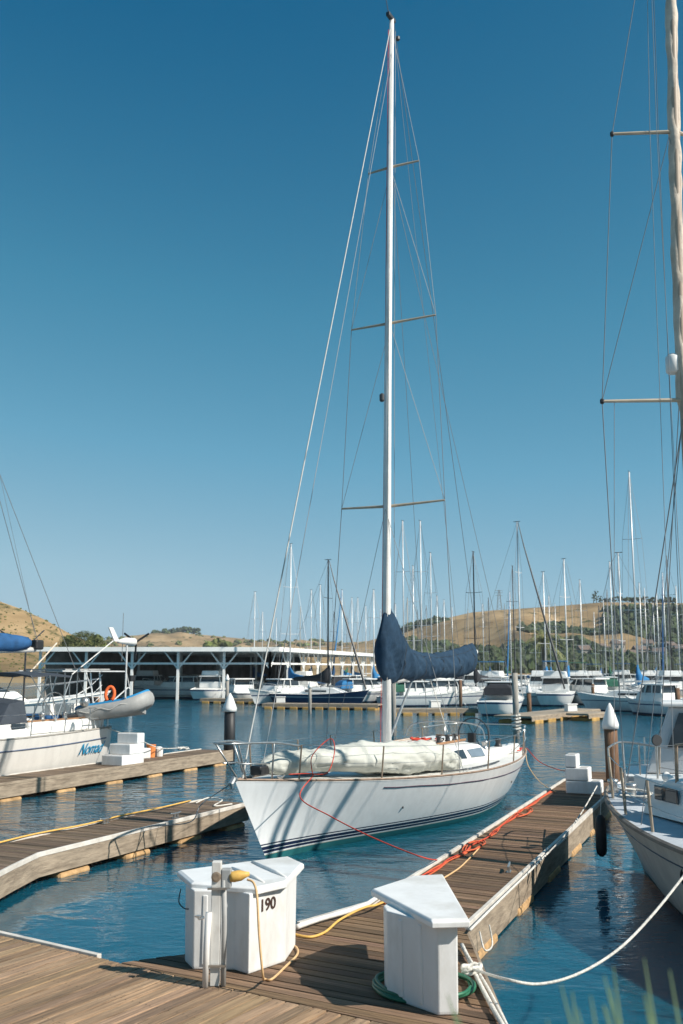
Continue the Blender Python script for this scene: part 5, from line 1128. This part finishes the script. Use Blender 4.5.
# ================================================================== PILINGS
def piling(px, ybase, ytop, label, lower, wpx, d=None, cone=True, coneh=0.45, sleeve=None, group='mooring pilings'):
    p = W(px, ybase, 0.0) if d is None else D(px, 668, d); d = p.y; r = wpx/F*d/2; zt = D(px, ytop, d).z
    t = thing('piling', label, 'piling', (p.x, p.y, 0), 0, group)
    top = zt-(coneh if cone else 0)
    m = MB().tube([(0,0,-0.6),(0.01,0,top*0.5),(0,0,top)], [r*1.03,r,r*0.97], 16); m.build('post', lower, t, smooth=True)
    if cone: MB().lathe([(r*1.22,-0.10),(r*1.25,0.0),(r*1.2,0.05),(r*0.55,coneh*0.72),(r*0.1,coneh)],(0,0,top),32).build('cone_cap', gel, t, smooth=True)
    return t
piling(230.5, 752, 693, 'black sleeved piling with white cone at the end of the left dock', pileb, 11, d=36, coneh=0.55)
piling(608, 775, 703, 'brown timber piling with white cone beside the shaded ketch', pilew, 13, d=26, coneh=0.55)
piling(227.5, 700, 674, 'slim brown piling with small white cone in front of the shed', pileg, 3.4, d=78, coneh=0.4)
piling(310, 712, 681, 'pale brown piling before the dark blue sailboat', pileg, 3.2, d=73, coneh=0.4)
piling(393, 728, 664, 'grey weathered piling hidden behind the yacht mast', pileg, 5, d=50, cone=False)
piling(528, 716, 684, 'brown piling with pale top beside the white motorboat', pilew, 4.5, d=68, coneh=0.5)
pg_ = piling(514.5, 738, 673, 'thick grey piling wrapped with rope in front of the white motorboat', pileg, 6, d=48, cone=False)
q = pg_.location
o = MB().tube([(q.x+0.20*math.cos(i*0.9)*(1+0.1*math.sin(i)), q.y+0.20*math.sin(i*0.9), 0.35+i*0.022) for i in range(40)], 0.045, 5).build('rope_wrap', ropew, None); tag(o, 'frayed pale rope wound round the grey piling', 'rope')
for px, d_, yt in ((676,66,688),(460,88,680),(592,84,684)):
    piling(px, 0, yt, {676:'dark piling right of the far white sailboat near the right edge',460:'short brown piling on the far dock under the boom',592:'brown piling left of the far white sailboat'}[px], pilew, 5 if px == 676 else 3.2, d=d_, cone=False)

# ================================================================== FAR DOCKS, SHED, FAR BOATS
def far_dock(label, a, b, width, seed, nf=8):
    a, b = v2(a), v2(b); d = (b-a).normalized(); n = Vector((-d.y,d.x)); n = n if n.y > 0 else -n
    t = thing('far_dock', label, 'dock', (a.x,a.y,0), math.atan2(d.y,d.x)); L = (b-a).length; sg = 1 if Vector((-d.y,d.x)).y > 0 else -1
    MB().box((L/2, sg*width/2, 0.40),(L,width,0.12)).build('decking', farwood, t)
    MB().box((L/2, -sg*0.03, 0.28),(L,0.05,0.26)).build('fascia_board', fascia, t)
    for k in range(nf):
        MB().box(((k+0.5)*L/nf, sg*width/2-sg*0.12, 0.03),(L/nf*0.62,width,0.34)).build('float', yfloat, t, bevel=0.05)
    return t
far_dock('long plank dock with yellow floats before the blue sailboat', W(262,703.5), W(378,704.5), 1.8, 1, 9)
far_dock('plank dock with yellow floats seen under the sail cover', W(384,709), W(478,709), 1.8, 2, 6)
far_dock('nearest far dock with yellow floats right of the white motorboat', W(531,716.5), W(600,709), 2.4, 3, 6)
far_dock('short dark floating dock left of the far white sailboat', W(588,714), W(612,712), 1.5, 4, 2)
far_dock('raised plank dock near the right edge behind the ketch', W(640,695,0.9), W(720,690,0.9), 2.0, 5, 4)
far_dock('distant dock in the middle of the mooring basin', W(470,698), W(600,695), 1.8, 6, 9)
far_dock('small floating dock with orange floats in front of the shed', W(200,698.5), W(258,699), 1.6, 7, 5)
# the shed
ca = D(40,668,106); cb = D(270,668,106); cc = D(388,668,168); cd = Vector((ca.x+(cc.x-cb.x), 168, 0))
zE = D(270,647.5,106).z; zE0 = D(60,650.5,106).z
SH = thing('boat_shed', 'long open sided white framed boat shed with a low metal roof', 'boat shed', (ca.x, ca.y, 0))
def rel(v, z=None): return Vector((v.x-ca.x, v.y-ca.y, z if z is not None else v.z))
rp = [rel(ca,0)+Vector((-1,-1,0)), rel(cb,0)+Vector((1.0,-1,0)), rel(cc,0)+Vector((1,1,0)), rel(cd,0)+Vector((-1,1,0))]
MB().prism([(p.x,p.y) for p in rp], zE-0.12, zE).build('roof', mat('roof_metal',(0.70,0.70,0.68),0.5,0.1,ns=0.3,na=0.15), SH)
m = MB()
for k in range(1,12):
    o1 = (rel(cd,0)-rel(ca,0))*(k/12); m.bar(rel(ca,0)+o1+Vector((0,0,zE-0.26)), rel(cb,0)+o1+Vector((0,0,zE-0.26)), 0.10, 0.26)
m.build('purlins', shedw, SH)
for a_, b_ in ((rp[0],rp[1]),(rp[1],rp[2])):
    MB().bar(a_+Vector((0,-0.06,zE-0.20)), b_+Vector((0,-0.06,zE-0.20)), 0.12, 0.46).build('fascia_board', shedw, SH)
zc_ = D(270,663.5,106).z
def bay_line(a, b, n, name_lab):
    for k in range(n+1):
        p = lerp(a, b, k/n); MB().box((p.x,p.y,zE/2-0.2),(0.26,0.26,zE-0.1)).build('post', shedw, SH)
    for k in range(n):
        p, q = lerp(a,b,k/n), lerp(a,b,(k+1)/n); w_ = (q-p)
        MB().bar(p+Vector((0,0,zc_)), q+Vector((0,0,zc_)), 0.14, 0.20).build('truss_chord', shedw, SH)
        for s0, s1 in ((0,0.3),(1,0.7)): MB().bar(p+w_*s0+Vector((0,0,zc_-0.6)), p+w_*s1+Vector((0,0,zE-0.45)), 0.10, 0.14).build('brace', shedw, SH)
bay_line(rel(ca,0), rel(cb,0), 5, '')
bay_line(rel(cb,0), rel(cc,0), 10, '')
for k in range(1,4):
    off_ = (rel(cd,0)-rel(ca,0))*(k/5)
    for i in range(6):
        p = lerp(rel(ca,0), rel(cb,0), i/5)+off_; MB().box((p.x,p.y,zE/2-0.2),(0.24,0.24,zE-0.3)).build('post', shedw, SH)
        if i < 5:
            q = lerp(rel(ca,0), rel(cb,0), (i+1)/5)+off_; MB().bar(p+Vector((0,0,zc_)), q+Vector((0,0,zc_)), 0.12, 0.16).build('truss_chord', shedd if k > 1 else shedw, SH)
MB().bar(rel(cd,0)+Vector((0,-1,zE/2-0.1)), lerp(rel(cd,0),rel(cc,0),0.40)+Vector((0,-1,zE/2-0.1)), 0.1, zE-0.3).build('shade_backdrop', shedd, SH)  # added dark sheet that makes the left half of the open shed gloomy
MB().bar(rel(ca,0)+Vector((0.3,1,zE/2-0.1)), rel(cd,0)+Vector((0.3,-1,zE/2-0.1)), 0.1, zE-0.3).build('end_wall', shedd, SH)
for k in range(7):
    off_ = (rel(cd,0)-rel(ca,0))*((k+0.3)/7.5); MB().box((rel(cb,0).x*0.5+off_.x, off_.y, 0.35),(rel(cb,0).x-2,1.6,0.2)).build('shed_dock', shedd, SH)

def sailboat(px, ytop, label, H=14.0, hull=(0.78,0.78,0.76), mm=None, cover=None, heading=None, jib=None, lean=0.0, d=None, group='sailboats moored in the far rows', L=None, cut=None):
    d = d or (H+1.5-CAMH)*F/(668-ytop)*1.0
    p = D(px, 668, d); zt = D(px, ytop, d).z; L = L or zt*0.62; L = min(L, 10.5); B = L*0.31
    rz = heading if heading is not None else R(66+180*(random.random() < 0.5)+random.uniform(-6,6))
    mxl = L*0.08; hx = Vector((math.cos(rz), math.sin(rz), 0))
    t = thing('sailboat', label, 'sailboat', (p.x-hx.x*mxl, p.y-hx.y*mxl, 0), rz, group)
    t.rotation_euler = (lean, 0, rz)
    s_ = hull_shape(L, B, 1.45, 1.05, 1.05, L*0.10, L*0.04, w0=0.6, tm=0.42, depth=0.3, cz=0.0, NT=16, NS=8, pw=2.0)
    key = 'sb%s' % str(hull)
    if key not in WD: WD[key] = band_mat('sailboat_paint', hull, [(-1,(0.03,0.05,0.09)),(0.10,hull),(0.78,(0.03,0.06,0.12) if hull[0] > 0.4 else (0.6,0.6,0.6)),(0.83,hull)], 0.35)
    hull_mesh(s_).build('hull', WD[key], t, smooth=True); deck_mesh(s_, 0.02).build('deck', gel2, t, smooth=True)
    cabin_mesh(-L*0.16, L*0.26, B*0.62, B*0.36, 1.08, 0.48, fs=L*0.12, asl=0.15, side=0.15, z1=1.2, nx=8).build('coachroof', gel2, t)
    for sd in (-1,1): MB().box((L*0.0,sd*B*0.29,1.32),(L*0.22,0.05,0.16)).build('window', glass, t)
    mm = mm or alu; mst = MB().tube([(mxl,0,1.4),(mxl,0,zt)],[0.08,0.06],8).build('mast', mm, t, smooth=True)
    for f_, l_ in ((0.36,1.05),(0.66,0.8)): MB().tube([(mxl,-l_,zt*f_+1),(mxl,0,zt*f_+0.95),(mxl,l_,zt*f_+1)],0.025,5).build('spreader', mm, mst)
    MB().tube([(mxl+0.3,0,zt+0.04),(mxl-0.35,0,zt+0.04)],0.03,5).build('masthead', darkspar, mst)
    m = MB()
    for sd in (-1,1): m.tube([sheer_at(s_,mxl,sd,0.05),(mxl,sd*1.05,zt*0.36+1),(mxl,sd*0.8,zt*0.66+1),(mxl,0,zt-0.1)],0.014,3)
    m.build('shrouds', wire, t)
    MB().tube([(-L*0.48,0,1.1),(mxl,0,zt)],0.013,3).build('backstay', wire, t)
    jm, jr = (jib, 0.075) if jib else (wire, 0.018)
    MB().tube([(L*0.47,0,1.5),(mxl+L*0.06,0,zt*0.86+1),(mxl+0.1,0,zt-0.05)] if not jib else [(L*0.47,0,1.5),(lerp(L*0.47,mxl,0.15),0,lerp(1.5,zt,0.15)),(lerp(L*0.47,mxl,0.85),0,lerp(1.5,zt,0.85)),(mxl+0.1,0,zt-0.05)], [jr*0.5,jr,jr*0.5] if not jib else [jr,jr*1.6,jr*0.7,jr*0.4], 6).build('furled_jib' if jib else 'forestay', jm, t)
    MB().tube([(mxl,0,2.25),(-L*0.30,0,2.35)],0.06,6).build('boom', mm, t)
    if cover:
        rings = []
        for k in range(9):
            s = k/8; x = mxl-s*(L*0.36); hh = interp(s,[(0,0.85),(0.12,0.55),(0.3,0.32),(1,0.16)]); ring = []
            for j in range(10):
                a = 2*math.pi*j/10; q = 1+0.2*nz(s*6+px,a); ring.append(Vector((x+(0.15 if k == 0 else 0), 0.17*math.cos(a)*q, 2.25+hh*0.55+hh*math.sin(a)*q)))
            rings.append(ring)
        MB().loft(rings).build('sail_cover', cover, t, smooth=True)
    m = MB()
    for sd in (-1,1):
        tops = [sheer_at(s_, x*L, sd, 0.06)+Vector((0,0,0.6)) for x in (-0.46,-0.25,0,0.25,0.45)]; m.tube(tops, 0.014, 4)
        for p2 in tops: m.tube([p2-Vector((0,0,0.6)), p2], 0.016, 4)
    m.build('guard_rail', steel, t); return t
DK = darkspar
SB = [
 (254,592,'sailboat with the leftmost bare mast standing before the shed',dict(H=12,cover=royal)),
 (290,544,'white sailboat with the tall mast beside the yacht forestay',dict(H=14.5,cover=bluec,heading=R(118))),
 (311,590,'sailboat with a pale mast just left of the paired masts by the shed',dict(H=13,cover=bluec)),
 (320,585,'sailboat with a slim pale mast close left of the black mast',dict(H=13)),
 (328,560,'dark blue hulled sailboat with a black mast and black sail cover',dict(H=12.5,hull=(0.02,0.05,0.12),mm=DK,cover=blackc,heading=R(-28),jib=DK,L=9.5,d=88)),
 (342,590,'sailboat with a pale mast just right of the black mast',dict(H=13,cover=bluec,jib=bluec)),
 (352,598,'sailboat with a short pale mast before the end of the shed',dict(H=13,cover=bluec)),
 (358,598,'sailboat whose short mast pairs with another at the shed end',dict(H=14)),
 (374,590,'sailboat with a pale mast just left of the yacht mast foot',dict(H=13,cover=bluec,d=112)),
 (404,521,'sailboat with a very tall slim mast just right of the yacht mast',dict(H=17.5,d=98)),
 (414,566,'sailboat with a pale mast above the tallest part of the sail cover',dict(H=14)),
 (422,521,'sailboat with a tall mast rising over the yacht boom',dict(H=18,d=102)),
 (432,553,'sailboat with a grey mast behind the middle of the sail cover',dict(H=15)),
 (445,600,'sailboat with a short pale mast behind the sail cover',dict(H=13)),
 (475.5,552,'sailboat with a black mast at the end of the yacht boom',dict(H=14,mm=DK,cover=blackc,d=92)),
 (511.5,592,'sailboat with a short mast and a blue furled jib',dict(H=13,jib=bluec)),
 (515,566,'sailboat with a dark mast left of the tallest far mast',dict(H=14,mm=DK)),
 (521,522,'white sailboat with the tallest far mast and black furled jib',dict(H=15.5,heading=R(-32),jib=DK,d=90)),
 (546,572,'sailboat with a pale mast left of the palm tree and a blue cover',dict(H=12.5,cover=bluec,heading=R(-60))),
 (567.5,559,'sailboat with a pale mast right of the palm tree and a blue cover',dict(H=13,cover=bluec,heading=R(-55))),
 (583,580,'sailboat with a slim mast in front of the bare golden slope',dict(H=13)),
 (614,562,'sailboat with a thin mast before the left edge of the woods',dict(H=14)),
 (623,553,'white sailboat with a stout grey mast by the nearest basin edge',dict(H=12.5,heading=R(150),cover=None,d=78,L=9)),
 (638,472,'sailboat with a very tall leaning mast near the right edge',dict(H=18.5,d=82,cover=bluec,lean=0.0)),
 (643,583,'sailboat with a short mast beside the leaning tall mast',dict(H=13)),
 (660,590,'sailboat with a pale mast among the right hand cluster',dict(H=13)),
 (667,573,'sailboat with a blue furled jib near the right edge',dict(H=13.5,jib=royal)),
 (672,556,'sailboat with a dark mast nearest the right edge',dict(H=14.5,mm=DK)),
 (680,586,'sailboat with a pale mast cut by the right edge of the photo',dict(H=13)),
 (606,600,'sailboat with a tiny distant mast left of the stout grey mast',dict(H=13)),
 (557,604,'sailboat with a low distant mast behind the palm tree',dict(H=13)),
 (484,604,'sailboat with a low distant mast right of the boom end',dict(H=13)),
 (366,606,'sailboat with a low distant mast left of the sail cover',dict(H=13)),
 (596,612,'sailboat with the lowest distant mast by the hillside woods',dict(H=13)),
]
for px, yt, lab, kw in SB: sailboat(px, yt, lab, **kw)
for o_ in [o for o in bpy.data.objects if o.get('label','').startswith('sailboat with a very tall leaning')]: o_.rotation_euler = (0, 0, o_.rotation_euler.z)
far_refs = [(262,612,'the shed corner'),(276,618,'the tall mast by the forestay'),(300,607,'the shed truss'),(334,612,'the black mast'),(347,616,'the shed end'),(381,609,'the yacht mast, left side'),(396,604,'the yacht mast, right side'),(408,598,'the tall slim pair'),(418,610,'the cover peak'),(427,606,'the dip of the sail cover'),(438,596,'the cover middle'),(453,607,'the boom end'),(469,610,'the black mast at the boom end'),(490,598,'the power pylon'),(506,604,'the blue furled jib'),(536,608,'the palm crown'),(551,596,'the palm trunk'),(574,602,'the golden slope centre'),(601,606,'the woods edge'),(610,590,'the trio of ridge trees'),(648,588,'the ketch shrouds'),(656,603,'the ridge tree line'),]
for i_, (px, yt, rf) in enumerate(far_refs):
    sailboat(px, yt, 'back row sailboat with a low thin mast nearest '+rf, H=12.5+1.5*((i_*7)%3), cover=[None,bluec,None,royal,greenc][i_%5], L=8.0, mm=[None,MATS['spreader_tan'],wire,None,darkspar][(i_*3)%5])
# the next boat of the right-hand slip: outside the frame, its mast shades the yacht's hull
nb_ = sailboat(341.5+8.7/14.5*F, 668-11.5*F/14.5, 'sailboat with a thick furled jib in the slip right of the ketch', d=14.5, heading=R(-80), L=9.5, jib=tanc, group=None)
# motorboats
def mbat(px, d, label, rz, L, B, fb, **kw): p = D(px, 668, d); return motorboat(label, (p.x,p.y,0), rz, L, B, fb, group='motorboats in the far rows', **kw)
mbat(503, 74, 'white motorboat with open stern and dark canopy behind the yacht stern', R(72), 8, 2.9, 1.15, fly=False, canv=blackc)
mbat(494, 100, 'cabin cruiser with an aqua bimini behind the white motorboat', R(70), 10, 3.4, 1.3, canv=bluec)
mbat(280, 92, 'white motorboat covered in pale canvas right of the slim piling', R(225), 7.5, 2.8, 1.15, fly=False)
mbat(240, 100, 'white motorboat with windshield moored before the shed middle', R(110), 8, 2.8, 1.1, canv=None, fly=False)
mbat(215, 108, 'white motorboat half under the shed roof near its middle posts', R(80), 8, 3.2, 1.3, canv=None)
mbat(180, 112, 'white motorboat in shade under the left half of the shed', R(175), 9, 3.2, 1.2, canv=None, fly=False)
mbat(150, 118, 'motorboat deep in shade under the shed behind the dinghy', R(85), 10, 3.4, 1.3)
mbat(192, 125, 'motorboat deep under the middle of the shed', R(85), 10, 3.4, 1.3, fly=False)
mbat(556, 92, 'cabin cruiser with a blue bimini in front of the palm tree', R(75), 10, 3.4, 1.3, canv=bluec)
mbat(585, 92, 'white cabin cruiser moored right of the blue bimini boat', R(130), 7.5, 3, 1.2, fly=False)
mbat(577, 118, 'cruiser with green canopy in the middle of the far rows', R(80), 10, 3.4, 1.3, canv=greenc)
mbat(605, 105, 'cruiser with dark green canvas left of the far white sailboat', R(80), 9, 3.2, 1.2, canv=greenc, fly=False)
mbat(418, 88, 'small white motorboat seen under the sail cover middle', R(10), 7, 2.6, 1.0, fly=False, canv=greenc)
mbat(450, 90, 'white motorboat seen under the end of the sail cover', R(15), 8, 2.8, 1.1, canv=blackc)
mbat(435, 108, 'cruiser in the row behind the far dock under the boom', R(75), 9, 3.2, 1.2)
mbat(540, 112, 'white cruiser behind the rope wrapped piling', R(80), 10, 3.4, 1.3)
mbat(645, 120, 'cruiser behind the masts at the right', R(80), 10, 3.4, 1.3, canv=blackc)
mbat(668, 110, 'white cruiser near the right edge of the far rows', R(85), 10, 3.4, 1.3)
mbat(620, 140, 'cruiser in the most distant row on the right', R(80), 11, 3.6, 1.3, canv=royal)
mbat(365, 98, 'white motorboat moored left of the yacht mast', R(20), 8, 2.8, 1.1, canv=bluec, fly=False)
mbat(655, 72, 'small white boat with a slanted windshield right of the far white sailboat', R(120), 6, 2.4, 1.0, fly=False)
mbat(474, 125, 'distant cruiser seen right of the boom end', R(80), 10, 3.4, 1.3)
# the big white motor yacht behind the left sailboat
pL = D(18,668,44); t = motorboat('large white motor yacht with blue stripes behind the left sailboat', (pL.x-2.5, 44, 0), R(20), 13, 4.2, 1.7, gm=gel, stripe=(0.03,0.12,0.30), canv=None)
rnd2 = random.Random(21)
# extra packed boats deep in the basin
k = 0
FARL = ['white cabin boat just right of the yacht mast in the back row', 'back row cabin boat at the foot of the boom end', 'back row boat under the tallest far mast', 'distant boat directly left of the palm trunk', 'distant boat just right of the palm trunk', 'back row boat below the bare golden slope', 'distant boat under the leaning tall mast', 'distant boat among the right hand masts', 'back row boat cut by the right photo edge', 'distant boat below the power pylon', 'distant boat seen over the low dip of the sail cover', 'most distant boat left of the stout grey mast', 'boat by the shed end beside the paired pale masts', 'boat moored along the shed side left of the black mast', 'boat by the shed corner near the tall mast', 'boat by the shed side under the short pale masts', 'boat at the far shed end just left of the sail cover']
refs = ['left of the palm tree','under the bare golden slope','below the wooded slope','behind the boom','near the far shore']
for px, d_ in ((398,135),(460,140),(520,135),(548,150),(568,140),(592,135),(632,155),(660,150),(682,135),(500,155),(425,150),(610,165),(340,118),(322,125),(305,120),(355,128),(385,115)):
    mbat(px, d_, FARL[k], R(rnd2.uniform(60,100)), rnd2.uniform(8,10.5), 3.2, 1.2, fly=rnd2.random() < 0.4, canv=rnd2.choice([None,None,bluec,royal,blackc])); k += 1

rk_ = random.Random(17); BX = ['long dock with yellow floats before the shed','dock seen under the sail cover','nearest far dock right of the white motorboat']
for k,(px,py) in enumerate(((280,703),(436,708),(574,712))):
    q = W(px,py,0.46); q.y += 0.9
    o = MB(); o.box((0,0,0.22),(0.75,0.45,0.44),taper=0.94); o.box((0,0,0.47),(0.82,0.52,0.06)); o = o.build('dock_locker', gel2, None, bevel=0.02, loc=q, rz=rk_.uniform(-0.4,0.4)); tag(o, 'small white locker on the '+BX[k], 'dock box', 'white lockers on the far docks')
# ================================================================== PLANT AT THE PHOTOGRAPHER'S FEET
leafm = mat('spiky_leaf',(0.10,0.17,0.08),0.6,ns=6,na=0.3)
rr = random.Random(8)
gp = thing('spiky_plant', 'blurred spiky green plant at the bottom right corner', 'plant', (0.46,1.70,1.70))
for k in range(44):
    bx_ = rr.uniform(-0.10,0.16); by_ = rr.uniform(-0.10,0.10); ln = rr.uniform(0.92,1.11); ax = rr.uniform(-0.20,-0.02)+bx_*0.2; ay = rr.uniform(-0.1,0.15)
    m = MB(); pts = [Vector((bx_+ax*s*s*ln*1.0, by_+ay*s*s, ln*s)) for s in (0,.25,.5,.75,1)]; ws = (0.008,0.010,0.009,0.006,0.001)
    m.loft([[p+Vector((-w_,0,0)), p+Vector((0,-w_*0.3,0)), p+Vector((w_,0,0)), p+Vector((0,w_*0.3,0))] for p, w_ in zip(pts,ws)]); m.build('leaf', leafm, gp, smooth=True)
